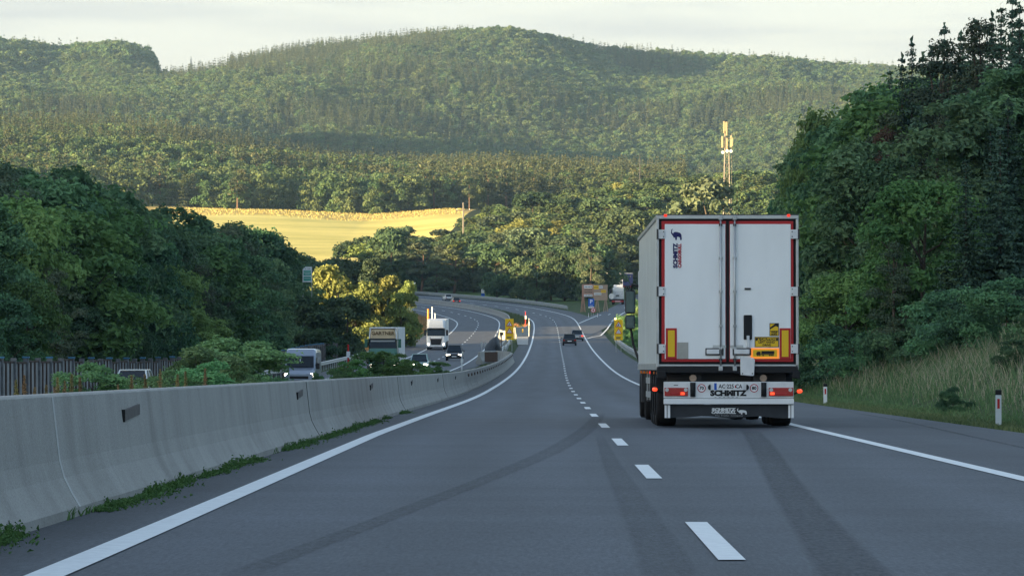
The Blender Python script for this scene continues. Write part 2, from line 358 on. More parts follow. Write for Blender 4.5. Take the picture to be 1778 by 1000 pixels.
# unseen hill behind-left of the camera, crest shaped to shade the near road
CREST = [(-1500, 1150, 25), (-900, 800, 28), (-560, 470, 30), (-494, 365, 32), (-491, 290, 50), (-485, 160, 64), (-480, -31, 88), (-505, -250, 96), (-580, -420, 60), (-760, -620, 20)]
def crest_pts(step):
    P = []
    for a, b in zip(CREST[:-1], CREST[1:]):
        n = max(1, int(math.dist(a[:2], b[:2]) / step))
        for k in range(n): P.append([a[i] + (b[i] - a[i]) * k / n for i in range(3)])
    P.append(list(CREST[-1])); P = np.array(P)
    for i in range(3):
        k = 5; q = np.pad(P[:, i], k // 2, mode='edge'); P[:, i] = np.convolve(q, np.ones(k) / k, 'valid')
    return P
def ridge():
    P = crest_pts(25); prof = [(-520, -60), (-300, .35), (-140, .75), (-45, .97), (0, 1), (40, .94), (90, .6), (150, .22), (210, -60)]; V = []
    T = np.gradient(P[:, :2], axis=0); T /= np.linalg.norm(T, axis=1)[:, None]; rs = np.random.RandomState(4)
    for i, p in enumerate(P):
        nx, ny = -T[i, 1], T[i, 0]
        for q, h in prof:
            z = -30 if h < 0 else -25 + (p[2] + 25) * h + rs.rand() * 2
            V.append((p[0] + nx * q, p[1] + ny * q, z))
    k = len(prof); n = len(P); Fc = [(i * k + j, i * k + j + 1, (i + 1) * k + j + 1, (i + 1) * k + j) for i in range(n - 1) for j in range(k - 1)]
    o = mesh_obj('hills', V, Fc, M['floor'], smooth=True); tag(o, 'wooded hill behind the viewpoint', 'hill', kind='structure')
ridge()

def strip(name, fn0, fn1, Y0, Y1, step, zoff, m, nu=1, label=None, kind='structure', parent=None, u_uv=True, cat=None):
    """sheet between lateral offsets fn0(Y)..fn1(Y)"""
    Ys = np.arange(Y0, Y1 + step * .5, step); V = []; UVs = []
    for Y in Ys:
        a, b = float(fn0(Y)), float(fn1(Y))
        for k in range(nu + 1):
            u = a + (b - a) * k / nu; V.append((float(xc(Y)) + u, float(Y), float(surf(u, Y)) + zoff)); UVs.append((u, float(Y)))
    k = nu + 1; Fc = [(i * k + j, i * k + j + 1, (i + 1) * k + j + 1, (i + 1) * k + j) for i in range(len(Ys) - 1) for j in range(nu)]
    o = mesh_obj(name, V, Fc, m, smooth=True)
    uvl = o.data.uv_layers.new(name='UVMap')
    li = np.zeros(len(o.data.loops), int); o.data.loops.foreach_get('vertex_index', li)
    uvl.data.foreach_set('uv', np.array(UVs)[li].ravel())
    if kind: o['kind'] = kind
    if label: o['label'] = label
    if cat: o['category'] = cat
    return o
strip('road', lambda Y: -5.5, lambda Y: 7.1, -60, 1340, 3, 0, M['asphalt'], nu=6, label='grey asphalt carriageway heading away downhill', cat='road')
r2 = strip('oncoming_road', lambda Y: co(Y) - float(lerp_tab([(240, 6.5), (420, 7.6)], Y)), lambda Y: co(Y) + 5.6, -60, 1340, 3, 0, M['asphalt2'], nu=6, label='asphalt carriageway of the oncoming lanes', cat='road')
def marks():
    V = []; Fc = []
    def quad_strip(f0, f1, Y0, Y1, step, onc=False):
        Ys = np.linspace(Y0, Y1, max(2, int((Y1 - Y0) / step) + 1)); b = len(V)
        for Y in Ys:
            for u in (float(f0(Y)), float(f1(Y))): V.append((float(xc(Y)) + u, float(Y), float(surf(u, Y)) + .008))
        for i in range(len(Ys) - 1): Fc.append((b + 2 * i, b + 2 * i + 1, b + 2 * i + 3, b + 2 * i + 2))
    quad_strip(lambda Y: lo(Y) - .11, lambda Y: lo(Y) + .11, 5, 1330, 4)
    quad_strip(lambda Y: ro(Y) - .10, lambda Y: ro(Y) + .10, 5, 1330, 4)
    for k in range(-1, 73): quad_strip(lambda Y: -.08, lambda Y: .08, 27.4 + 18 * k - 3, 27.4 + 18 * k + 3, 3)
    quad_strip(lambda Y: co(Y) - 3.98, lambda Y: co(Y) - 3.78, 60, 1330, 4)
    quad_strip(lambda Y: co(Y) + 3.78, lambda Y: co(Y) + 3.98, 60, 1330, 4)
    for k in range(70): quad_strip(lambda Y: co(Y) - .09, lambda Y: co(Y) + .09, 60 + 18 * k, 66 + 18 * k, 3)
    o = mesh_obj('road_marking', V, Fc, M['paint']); tag(o, 'white edge lines and lane dashes painted on the asphalt', 'road marking', kind='structure')
marks()

# exit ramp to the rest area
RAMP = [(610, 9.3, 0), (660, 10.6, 3.2), (700, 12.3, 4.6), (760, 15.4, 5.2), (820, 19.4, 5.0), (880, 24.0, 5.0), (950, 29.5, 6.0), (1030, 36, 7)]   # Y, X of centre, width
def ramp():
    V = []; Fc = []; Ys = np.arange(610, 1030, 5.0); UVs = []
    for Y in Ys:
        x = np.interp(Y, [r[0] for r in RAMP], [r[1] for r in RAMP]); wd = np.interp(Y, [r[0] for r in RAMP], [r[2] for r in RAMP]) / 2 + .7
        x0 = max(x - wd, float(xc(Y)) + 4); x0 = min(x0, x + wd - .2)
        for k in range(5):
            X = x0 + (x + wd - x0) * k / 4; V.append((X, Y, max(float(ht(np.array([X]), np.array([Y]))[0]), float(surf(X - xc(Y), Y)) - .02 if X - xc(Y) < 9 else -99) + .03)); UVs.append((X - 20, Y))
    Fc = [(i * 5 + j, i * 5 + j + 1, i * 5 + j + 6, i * 5 + j + 5) for i in range(len(Ys) - 1) for j in range(4)]
    o = mesh_obj('exit_road', V, Fc, M['asphalt2'], smooth=True); tag(o, 'slip road climbing right to the rest area', 'road', kind='structure')
    V = []; Fc = []
    def line(pts, w):
        b = len(V)
        for X, Y in pts:
            z = max(H(X, Y), float(surf(X - xc(Y), Y)) if X - xc(Y) < 9 else -99) + .045; V.append((X - w, Y, z)); V.append((X + w, Y, z))
        for i in range(len(pts) - 1): Fc.append((b + 2 * i, b + 2 * i + 1, b + 2 * i + 3, b + 2 * i + 2))
    def px(l): 
        r = []
        for (x0, d0), (x1, d1) in zip(l[:-1], l[1:]):
            for k in range(8): t = k / 8; d = d0 + (d1 - d0) * t; r.append((PX(x0 + (x1 - x0) * t, d), d))
        return r
    line(px([(1019, 612), (1028, 625), (1043, 640), (1055, 700), (1063, 760), (1082, 825), (1110, 900)]), .13)
    line(px([(1005, 742), (1020, 770), (1047, 820)]), .13)
    for x, d in [(1056, 812), (1084, 872), (1104, 930)]: line(px([(x, d), (x + 4, d + 9)])[:], .12)
    o = mesh_obj('road_marking', V, Fc, M['paint']); tag(o, 'white lines of the slip road', 'road marking', kind='structure')
ramp()

# darker tar bands left on the asphalt
def band_mat():
    m = bpy.data.materials.new('tar_band'); m.use_nodes = True; t = m.node_tree; n = t.nodes.new; l = t.links.new
    b = t.nodes['Principled BSDF']; b.inputs['Base Color'].default_value = (.032, .035, .040, 1); b.inputs['Roughness'].default_value = .75
    tr = n('ShaderNodeBsdfTransparent'); ms = n('ShaderNodeMixShader'); a = n('ShaderNodeAttribute'); a.attribute_name = 'tone'
    tc = n('ShaderNodeTexCoord'); nz = n('ShaderNodeTexNoise'); nz.inputs['Scale'].default_value = 14; nz.inputs['Detail'].default_value = 7; nz.inputs['Roughness'].default_value = .7; mpb = n('ShaderNodeMapping'); mpb.inputs['Scale'].default_value = (1.6, .5, 1); l(tc.outputs['Object'], mpb.inputs[0]); l(mpb.outputs[0], nz.inputs['Vector'])
    mu = n('ShaderNodeMath'); mu.operation = 'MULTIPLY'; mr = n('ShaderNodeMapRange'); mr.inputs[1].default_value = .3; mr.inputs[2].default_value = .7; mr.inputs[3].default_value = .0; mr.inputs[4].default_value = 1.1
    l(nz.outputs[0], mr.inputs[0]); l(a.outputs['Fac'], mu.inputs[0]); l(mr.outputs[0], mu.inputs[1])
    l(mu.outputs[0], ms.inputs[0]); l(tr.outputs[0], ms.inputs[1]); l(b.outputs[0], ms.inputs[2]); l(ms.outputs[0], t.nodes['Material Output'].inputs[0])
    return m
def tar(pts, alpha, label):
    """pts: (x px, y px, half width px) read on the photograph, turned into ground positions"""
    V = []; T = []; Fc = []; 
    P = []
    for x, y, hw in pts:
        d = 8073.0 / (y - 638.5); P.append((PX(x, d), d, hw * d / 7300))
    q = []
    for (a, b) in zip(P[:-1], P[1:]):
        for k in range(10): t = k / 10; q.append(tuple(a[i] + (b[i] - a[i]) * t for i in range(3)))
    q.append(P[-1]); q = np.array(q)
    ker = np.ones(7) / 7
    for i in range(3): q[3:-3, i] = np.convolve(q[:, i], ker, 'valid')
    for k, (X, Y, hw) in enumerate(q):
        e = min(1, k / 4, (len(q) - 1 - k) / 4)
        for j, (s, al) in enumerate([(-1.25, 0), (-.9, 1), (0, .8), (.9, 1), (1.25, 0)]):
            V.append((X + s * hw, Y, float(surf(X - xc(Y), Y)) + .004)); T.append(al * alpha * e)
    Fc = [(i * 5 + j, i * 5 + j + 1, i * 5 + j + 6, i * 5 + j + 5) for i in range(len(q) - 1) for j in range(4)]
    o = mesh_obj('tar_band', V, Fc, BM, tone=T); tag(o, label, 'tar band', kind='structure')
BM = band_mat()
tar([(1300, 742, 14), (1325, 775, 20), (1352, 820, 25), (1385, 870, 32), (1430, 925, 42), (1475, 980, 55), (1500, 1010, 60)], .5, 'dark tar band in the right lane running back from the lorry')
tar([(1045, 715, 8), (1020, 745, 14), (960, 782, 18), (850, 828, 18), (700, 885, 20), (540, 945, 24), (400, 1000, 28)], .38, 'dark tar band crossing the left lane')
tar([(1040, 752, 6), (1060, 800, 14), (1100, 870, 26), (1150, 960, 40), (1170, 1010, 45)], .28, 'faint dark band beside the lane dashes')
tar([(1480, 715, 3), (1560, 728, 4), (1650, 748, 5), (1760, 772, 6), (1900, 800, 8)], .6, 'thin dark seam on the hard shoulder')

# haze
def haze():
    mb = MB(); mb.box(-5600, 5600, -620, 9600, -60, 330)
    m = bpy.data.materials.new('haze_air'); m.use_nodes = True; t = m.node_tree; t.nodes.clear()
    o = t.nodes.new('ShaderNodeOutputMaterial'); v = t.nodes.new('ShaderNodeVolumePrincipled')
    v.inputs['Density'].default_value = HAZE; v.inputs['Color'].default_value = (.50, .76, 1.0, 1); v.inputs['Anisotropy'].default_value = .3
    t.links.new(v.outputs[0], o.inputs['Volume'])
    q = mb.build('haze', m); tag(q, 'thin blue haze over the valley', 'haze', kind='stuff'); q.visible_shadow = True
HAZE = .000045
# ------------------------------------------------------------ vegetation
M['bark'] = mat('bark', (.09, .07, .055), .9, var=.4, scale=6)
M['pinebark'] = mat('pine_bark', (.15, .095, .065), .9, var=.35, scale=4)
LM = {
 'broad': leafmat('leaf_broad', (.050, .115, .058), (.15, .262, .112)),
 'fresh': leafmat('leaf_fresh', (.075, .165, .050), (.17, .29, .085)),
 'grey': leafmat('leaf_grey', (.060, .095, .050), (.13, .165, .09)),
 'conif': leafmat('needle_spruce', (.026, .062, .042), (.072, .12, .066), .12),
 'pine': leafmat('needle_pine', (.045, .072, .040), (.10, .125, .06), .15),
 'brown': leafmat('leaf_brown', (.10, .05, .03), (.20, .10, .06)),
 'bush': leafmat('bush_leaf', (.11, .23, .09), (.25, .40, .16)),
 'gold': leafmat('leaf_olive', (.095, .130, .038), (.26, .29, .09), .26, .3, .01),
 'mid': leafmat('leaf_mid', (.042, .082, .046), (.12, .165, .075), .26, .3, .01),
 'farb': leafmat('leaf_far_broad', (.062, .112, .050), (.155, .205, .090), .3, .30, 0),
 'farc': leafmat('needle_far', (.045, .070, .038), (.125, .14, .075), .15, .3, 0),
}
def cards(C, Nn, s, asp, rs, tilt=.6):
    """diamond leaf cards at C facing roughly Nn"""
    n = len(C); Nn = Nn + rs.normal(0, tilt, (n, 3)); Nn /= np.linalg.norm(Nn, axis=1)[:, None] + 1e-9
    r = rs.normal(0, 1, (n, 3)); t = np.cross(Nn, r); t /= np.linalg.norm(t, axis=1)[:, None] + 1e-9; b = np.cross(Nn, t)
    s = s[:, None]; k = s * asp; bend = Nn * s * .25
    v = np.stack([C + t * s - bend, C + b * k + bend, C - t * s - bend, C - b * k + bend], 1).reshape(-1, 3)
    f = (np.arange(n)[:, None] * 4 + np.arange(4)[None, :])
    return v, f
def crown_blobs(rs, Hh, Rr, z0, nb, br, flat=.75, profile='round'):
    B = []
    for i in range(nb * 6):
        if len(B) >= nb: break
        z = rs.rand(); ang = rs.rand() * 6.283
        if profile == 'round': rmax = math.sqrt(max(0, 1 - (2 * z - .85) ** 2 / 1.35))
        elif profile == 'cone': rmax = max(.1, (1 - z) ** .7)
        else: rmax = .5 + .5 * z if z < .6 else math.sqrt(max(0.05, 1 - ((z - .6) / .42) ** 2))
        rr = Rr * rmax * (rs.rand() ** .35) * (1 + .25 * math.sin(3 * ang + nb))
        q = br * (0.7 + .6 * rs.rand()) * (1 - .25 * z)
        B.append((rr * math.cos(ang) * .86, rr * math.sin(ang) * .86, z0 + z * (Hh - z0 - q * .6), q))
    return np.array(B)
def leafcrown(seed, Hh=12, Rr=4, z0=2.5, nb=55, br=1.3, nleaf=9000, ls=.2, flat=.75, profile='round', asp=.6, inner=.25):
    rs = np.random.RandomState(seed); B = crown_blobs(rs, Hh, Rr, z0, nb, br, flat, profile)
    wts = B[:, 3] ** 2; k = rs.choice(len(B), nleaf, p=wts / wts.sum())
    d = rs.normal(0, 1, (nleaf, 3)); d /= np.linalg.norm(d, axis=1)[:, None]; d[:, 2] = np.where(d[:, 2] < -.35, -d[:, 2] * .7, d[:, 2])
    q = B[k, 3] * (1 - inner * rs.rand(nleaf) ** 2 + .12 * rs.normal(0, 1, nleaf))
    # lumpy blobs
    q *= 1 + .22 * np.sin(d[:, 0] * 5 + k) * np.cos(d[:, 1] * 5 + 2 * k)
    C = B[k, :3] + d * q[:, None] * np.array([1, 1, flat])
    out = C - np.array([0, 0, z0 + .4 * (Hh - z0)]); out /= np.linalg.norm(out, axis=1)[:, None] + 1e-9
    Nn = d * .8 + out * .5 + np.array([0, 0, .25])
    s = ls * (.7 + .6 * rs.rand(nleaf))
    v, f = cards(C, Nn, s, asp, rs)
    bt = rs.rand(len(B)); tone = np.clip(bt[k] * .55 + .45 * rs.rand(nleaf), 0, 1)
    return v, f, np.repeat(tone, 4), B
def trunkmesh(B, Hh, r0, rs, z0, top=.75, nl=9):
    mb = MB(); lean = rs.normal(0, .03, 2); n = 6
    pts = [(lean[0] * Hh * top * k / n + rs.normal(0, .05), lean[1] * Hh * top * k / n, -.4 + (Hh * top + .4) * k / n) for k in range(n + 1)]
    mb.tube(pts, [r0 * (1.25 if k == 0 else 1) * (1 - .75 * k / n) for k in range(n + 1)], 7)
    for i in rs.choice(len(B), min(nl, len(B)), replace=False):
        b = B[i]; zz = min(max(z0 * .7, b[2] - abs(b[0]) * .7 - 1), Hh * top * .9)
        a = (lean[0] * zz, lean[1] * zz, zz); m = ((a[0] + b[0]) / 2, (a[1] + b[1]) / 2, (zz + b[2]) / 2 - .3)
        mb.tube([a, m, tuple(b[:3])], [r0 * .4, r0 * .25, r0 * .08], 5)
    return mb
def conifer(seed, Hh=14, Rr=2.6, z0=1.0, lay=34, nb=9, ls=.28, seg=6):
    rs = np.random.RandomState(seed); C = []; Nn = []; S = []; T = []
    for k in range(lay):
        t = min(.985, (k + rs.rand() * 1.6) / lay); z = z0 + (Hh - z0) * t; Ln = Rr * (1 - t) ** .8 * (.55 + .65 * rs.rand()) + .2
        nn = max(4, int(nb * (1 - .5 * t))); a0 = rs.rand() * 6.28
        for j in range(nn):
            a = a0 + 6.283 * j / nn + rs.normal(0, .15); L1 = Ln * (.55 + .7 * rs.rand()); tone = rs.rand()
            ns = max(2, int(seg * L1 / Rr * 1.4) + 1)
            for q in range(ns):
                w_ = (q + .6) / ns
                for sgn in (-1, 1, 0):
                    rr = L1 * w_; dz = -.32 * L1 * w_ + .22 * L1 * w_ * w_
                    off = sgn * .16 * L1 * (1 - w_ * .6)
                    C.append((rr * math.cos(a) - off * math.sin(a), rr * math.sin(a) + off * math.cos(a), z + dz + rs.normal(0, .05) - abs(sgn) * .06))
                    Nn.append((math.cos(a) * .35, math.sin(a) * .35, 1.0)); S.append(ls * (.7 + .6 * rs.rand()) * (1 - .45 * t)); T.append(min(1, tone * .6 + .3 * w_ + .15 * rs.rand()))
    C.append((0, 0, Hh)); Nn.append((1, 0, 0)); S.append(.3); T.append(.9)
    C = np.array(C); v, f = cards(C, np.array(Nn), np.array(S), .45, rs, .5)
    return v, f, np.repeat(np.array(T), 4)
PCOL = bpy.data.collections.new('tree_sources')          # not linked to the scene: only mesh sources
TP = {}
def reg(key, v, f, tone, lm, trunk=None, tm=None, Hh=12.):
    me = mesh_obj('crown', v, f, lm, link=False, tone=tone).data
    tme = None
    if trunk:
        o = trunk.build('trunk', tm, smooth=True); tme = o.data; COL.objects.unlink(o); bpy.data.objects.remove(o)
    TP[key] = (me, tme, Hh)
def mk_broad(key, seed, lm, **kw):
    Hh = kw.get('Hh', 12); v, f, t, B = leafcrown(seed, **kw); rs = np.random.RandomState(seed + 99)
    reg(key, v, f, t, lm, trunkmesh(B, Hh, .022 * Hh, rs, kw.get('z0', 2.5), nl=12 if kw.get('profile') == 'pine' else 8), M['pinebark'] if kw.get('profile') == 'pine' else M['bark'], Hh)
mk_broad('broad0', 1, LM['broad'], Hh=12, Rr=4.2, z0=1.2, nb=60, br=1.35, nleaf=11000, ls=.19)
mk_broad('broad1', 2, LM['broad'], Hh=13, Rr=3.6, z0=1.5, nb=70, br=1.15, nleaf=11000, ls=.18)
mk_broad('broad2', 3, LM['fresh'], Hh=11, Rr=4.4, z0=1.0, nb=48, br=1.5, nleaf=10000, ls=.19)
mk_broad('broad3', 5, LM['grey'], Hh=13, Rr=3.3, z0=1.2, nb=80, br=.95, nleaf=11000, ls=.15, asp=.4)
mk_broad('pine0', 6, LM['pine'], Hh=14, Rr=3.4, z0=6.0, nb=26, br=1.05, nleaf=6500, ls=.16, asp=.3, flat=.55, profile='pine')
mk_broad('pine1', 8, LM['pine'], Hh=13, Rr=3.0, z0=3.2, nb=46, br=.95, nleaf=8500, ls=.16, asp=.3, flat=.6, profile='cone')
mk_broad('bush0', 11, LM['bush'], Hh=3, Rr=2.2, z0=.1, nb=30, br=.6, nleaf=8000, ls=.08)
mk_broad('bush1', 12, LM['fresh'], Hh=3, Rr=2.0, z0=.1, nb=36, br=.5, nleaf=6000, ls=.085)
mk_broad('bm0', 71, LM['mid'], Hh=12, Rr=4.6, z0=.6, nb=24, br=2.0, nleaf=4200, ls=.36, asp=.75, inner=.12)
mk_broad('bm1', 72, LM['mid'], Hh=13, Rr=4.0, z0=.8, nb=34, br=1.6, nleaf=4200, ls=.34, asp=.75, inner=.12)
mk_broad('bm2', 73, LM['grey'], Hh=12, Rr=4.4, z0=.6, nb=26, br=1.8, nleaf=4000, ls=.36, asp=.75, inner=.12)
mk_broad('bm3', 74, LM['gold'], Hh=11, Rr=4.5, z0=.5, nb=34, br=1.55, nleaf=5000, ls=.30, asp=.7, inner=.12)
mk_broad('bm4', 75, LM['grey'], Hh=13, Rr=3.6, z0=.8, nb=60, br=1.05, nleaf=6500, ls=.22, asp=.5, inner=.15)
mk_broad('pm0', 76, LM['pine'], Hh=14, Rr=3.4, z0=4.6, nb=20, br=1.35, nleaf=3000, ls=.34, asp=.5, flat=.6, profile='pine')
v, f, t = conifer(21, 14, 2.9, 1.0, 64, 8, .24); tb = MB(); tb.cyl((0, 0, -.4), (0, 0, 13.6), .2, .02, 7); reg('spruce0', v, f, t, LM['conif'], tb, M['bark'], 14)
v, f, t = conifer(22, 15, 2.4, .6, 70, 7, .22); tb = MB(); tb.cyl((0, 0, -.4), (0, 0, 14.6), .19, .02, 7); reg('spruce1', v, f, t, LM['conif'], tb, M['bark'], 15)
# light versions for the far forest
def farproto(key, v, f, t, lm):
    o = mesh_obj(key, v, f, lm, link=False, tone=t); PCOL.objects.link(o)
for i in range(5):
    v, f, t, B = leafcrown(40 + i, Hh=12, Rr=[4.4, 3.9, 4.8, 3.6, 4.2][i], z0=.5, nb=18, br=1.8, nleaf=1000, ls=.46, asp=.8, inner=.1)
    farproto('far_a%d_broad' % i, v, f, t, LM['farb'])
for i in range(4):
    v, f, t = conifer(50 + i, 14, [2.6, 2.2, 2.9, 2.3][i], .5, 20, 7, .46, 3); farproto('far_b%d_conifer' % i, v, f, t, LM['farc'])
v, f, t, B = leafcrown(60, Hh=14, Rr=2.8, z0=5, nb=14, br=1.4, nleaf=380, ls=.5, asp=.6, inner=.1, profile='pine')
tb = MB(); tb.cyl((0, 0, -.4), (0, 0, 10), .3, .1, 5); nv = len(v); v2 = np.concatenate([v, np.array(tb.v)]); f2 = [tuple(q) for q in f.tolist()] + [tuple(i + nv for i in q) for q in tb.f]
o = mesh_obj('far_c0_pine', v2, f2, mats=[LM['farc'], M['pinebark']], mi=[0] * len(f) + [1] * len(tb.f), link=False, tone=np.concatenate([t, np.zeros(len(tb.v))])); PCOL.objects.link(o)

def scatter(name, P, S, Rz, I, coll, label, cat):
    """one object of many instances (stuff): P points, S scale, Rz turn, I which source"""
    me = bpy.data.meshes.new(name); me.from_pydata([tuple(p) for p in P], [], [])
    a = me.attributes.new('sc', 'FLOAT_VECTOR', 'POINT'); S = np.asarray(S, np.float32)
    if S.ndim == 1: S = np.stack([S, S, S], 1)
    a.data.foreach_set('vector', S.ravel())
    a = me.attributes.new('rz', 'FLOAT_VECTOR', 'POINT'); a.data.foreach_set('vector', np.stack([np.zeros(len(P)), np.zeros(len(P)), Rz], 1).astype(np.float32).ravel())
    a = me.attributes.new('ix', 'INT', 'POINT'); a.data.foreach_set('value', np.asarray(I, np.int32))
    o = bpy.data.objects.new(name, me); COL.objects.link(o)
    g = bpy.data.node_groups.new(name, 'GeometryNodeTree')
    g.interface.new_socket('Geometry', in_out='INPUT', socket_type='NodeSocketGeometry'); g.interface.new_socket('Geometry', in_out='OUTPUT', socket_type='NodeSocketGeometry')
    n = g.nodes.new; l = g.links.new; gi = n('NodeGroupInput'); go = n('NodeGroupOutput')
    iop = n('GeometryNodeInstanceOnPoints'); ci = n('GeometryNodeCollectionInfo'); ci.inputs['Collection'].default_value = coll
    ci.inputs['Separate Children'].default_value = True; ci.inputs['Reset Children'].default_value = True
    def att(nm, ty):
        q = n('GeometryNodeInputNamedAttribute'); q.data_type = ty; q.inputs['Name'].default_value = nm; return q.outputs['Attribute']
    l(gi.outputs[0], iop.inputs['Points']); l(ci.outputs[0], iop.inputs['Instance']); iop.inputs['Pick Instance'].default_value = True
    l(att('ix', 'INT'), iop.inputs['Instance Index']); l(att('sc', 'FLOAT_VECTOR'), iop.inputs['Scale'])
    e2r = n('FunctionNodeEulerToRotation'); l(att('rz', 'FLOAT_VECTOR'), e2r.inputs[0]); l(e2r.outputs[0], iop.inputs['Rotation'])
    l(iop.outputs[0], go.inputs[0])
    md = o.modifiers.new('scatter', 'NODES'); md.node_group = g
    return tag(o, label, cat, kind='stuff')

# ---- far forest on the hills
LT = [(-60, 285), (0, 290), (60, 300), (110, 298), (165, 328), (230, 342), (262, 356), (300, 366), (330, 374), (380, 372), (430, 390), (470, 402), (500, 450), (522, 500)]
def jgrid(x0, x1, y0, y1, sp, rs):
    X, Y = np.meshgrid(np.arange(x0, x1, sp), np.arange(y0, y1, sp)); X = X.ravel() + rs.uniform(-.45, .45, X.size) * sp; Y = Y.ravel() + rs.uniform(-.45, .45, Y.size) * sp
    return X, Y
def far_forest():
    rs = np.random.RandomState(3)
    # band behind the meadow and over the middle ridge
    X, Y = jgrid(-380, 150, 1800, 2760, 8.0, rs); px = 889 + X * 7300 / Y
    k = (px > -120) & (px < 1190) & (Y > 1808 + 22 * vnoise(X / 30, X * 0 + 4) + 14 * vnoise(X / 9, X * 0 + 8) + 10); X, Y, px = X[k], Y[k], px[k]
    con = vnoise(X / 60 + 5, Y / 90) + .35 * rs.normal(0, 1, len(X)) + .45 * ss(500, 800, px) - .1 + .5 * ss(2300, 2650, Y)
    I = np.where(con > .15, rs.randint(5, 9, len(X)), rs.randint(0, 5, len(X))); I = np.where((con > .15) & (rs.rand(len(X)) < .22) & (Y < 2100), 9, I)
    hgt = np.where(I >= 5, rs.uniform(15, 22, len(X)) / 14, rs.uniform(11, 18, len(X)) / 12)
    w_ = np.where(I >= 5, hgt * rs.uniform(.85, 1.25, len(X)), hgt * rs.uniform(.8, 1.1, len(X)))
    scatter('forest', np.stack([X, Y, ht(X, Y) - .5], 1), np.stack([w_, w_, hgt], 1), rs.rand(len(X)) * 6.28, I, PCOL, 'mixed forest band rising behind the yellow meadow', 'forest')
    # main hill
    X, Y = jgrid(-700, 560, 3300, 4900, 9.5, rs); px = 889 + X * 7300 / Y
    k = (px > -120) & (px < 1640); X, Y, px = X[k], Y[k], px[k]
    z = ht(X, Y)
    con = vnoise(X / 130 + 31, Y / 220 + 4) * 1.1 + .3 * rs.normal(0, 1, len(X)) + .9 * (1 - ss(700, 960, px)) * ss(3900, 4200, Y) * ss(200, 400, px) - .25
    con = con - .8 * (px < 265) * (Y > 4350)
    I = np.where(con > .15, rs.randint(5, 9, len(X)), rs.randint(0, 5, len(X)))
    hgt = np.where(I >= 5, rs.uniform(15, 23, len(X)) / 14, rs.uniform(12, 19, len(X)) / 12)
    w_ = np.where(I >= 5, hgt * rs.uniform(.9, 1.3, len(X)), hgt * rs.uniform(.9, 1.25, len(X)))
    clear = (px > 268) & (px < 400) & (Y > 4450)
    hgt = np.where(clear, hgt * .4, hgt); w_ = np.where(clear, w_ * .5, w_)
    big = (px < 262) & (Y > 4450); hgt = np.where(big, hgt * 1.5, hgt); w_ = np.where(big, w_ * 1.4, w_)
    scatter('forest', np.stack([X, Y, z - .5], 1), np.stack([w_, w_, hgt], 1), rs.rand(len(X)) * 6.28, I, PCOL, 'hazy forest covering the long hill on the skyline', 'forest')
    # woods beyond the rest area, behind the first trees of the knoll
    X, Y = jgrid(-75, 170, 1130, 1640, 9, rs); px = 889 + X * 7300 / Y
    edge = lerp_tab([(1130, 600), (1250, 690), (1400, 800), (1500, 960), (1640, 1180)], Y)
    k = (px > edge + 20) & (px < 1560) & ~((np.abs(px - 1262) < 24) & (Y < 1200)); X, Y = X[k], Y[k]
    I = np.where(rs.rand(len(X)) < .12, rs.randint(5, 9, len(X)), rs.randint(0, 5, len(X)))
    hgt = rs.uniform(7, 12, len(X)) / 12
    scatter('forest', np.stack([X, Y, ht(X, Y) - .5], 1), np.stack([hgt * 1.4, hgt * 1.4, hgt], 1), rs.rand(len(X)) * 6.28, I, PCOL, 'closed broadleaf wood on the knoll beyond the rest area', 'forest')
    # hidden tall wood added left of the bend to shade it, behind front trees
    rs = np.random.RandomState(17); P = []; S = []
    for q in range(900):
        Y = rs.uniform(700, 1130); px_ = rs.uniform(60, 500); X = PX(px_, Y)
        if X > float(xc(Y)) - 36: continue
        g = H(X, Y); hh = min(18.5, PZ(float(np.interp(px_, *zip(*LT))) + 14, Y) - g) * rs.uniform(.9, 1)
        if hh > 5: P.append((X, Y, g - .4)); S.append((hh / 12 * .8, hh / 12 * .8, hh / 12))
    scatter('forest', P, S, rs.rand(len(P)) * 6.28, rs.randint(0, 5, len(P)), PCOL, 'tall wood on the inside of the bend behind the dark front trees', 'forest')
    # unseen ridge wood behind camera: crest trees added to break up the shadow edge
    rs = np.random.RandomState(8); P = crest_pts(7); P = P[2:-2] + rs.normal(0, 5, (len(P) - 4, 3)) * np.array([1, 1, .1])
    scatter('forest', P - np.array([0, 0, 1.]), rs.uniform(.35, .7, len(P)), rs.rand(len(P)) * 6.28, rs.randint(0, 9, len(P)), PCOL, 'trees on the crest behind the viewpoint', 'forest')
far_forest()

# ---- single trees
NTREE = [0]
def tree(key, X, Y, hgt, wid=1.0, name='tree', label=None, cat='tree', group=None, z=None, lm=None, rz=None):
    me, tme, Hh = TP[key]; k = hgt / Hh
    r = empty(name, (X, Y, (H(X, Y) if z is None else z) - .05), (0, 0, random.random() * 6.28 if rz is None else rz), label, cat, group)
    r.scale = (k * wid, k * wid, k)
    if tme: t = bpy.data.objects.new('trunk', tme); COL.objects.link(t); t.parent = r
    c = bpy.data.objects.new('crown', me); COL.objects.link(c); c.parent = r
    if lm:
        c.material_slots[0].link = 'OBJECT'; c.material_slots[0].material = lm
    NTREE[0] += 1
    return r
random.seed(5)
KNAME = {'b': 'broadleaf_tree', 's': 'spruce_tree', 'p': 'pine_tree'}
KCAT = {'b': 'broadleaf tree', 's': 'spruce', 'p': 'pine'}
def wood(tab, label, group, mats=True):
    for x, y, d, hgt, key, *rest in tab:
        X = PX(x, d); kn = key[0]
        lm = rest[0] if rest else None
        tree(key, X, d, hgt, random.uniform(.9, 1.15), KNAME[kn], label[kn], KCAT[kn], group, lm=lm)
def topline(x, d, ytop): 
    """tree height that brings the top to a given height above eye level"""
    X = PX(x, d); return PZ(ytop, d) - H(X, d)

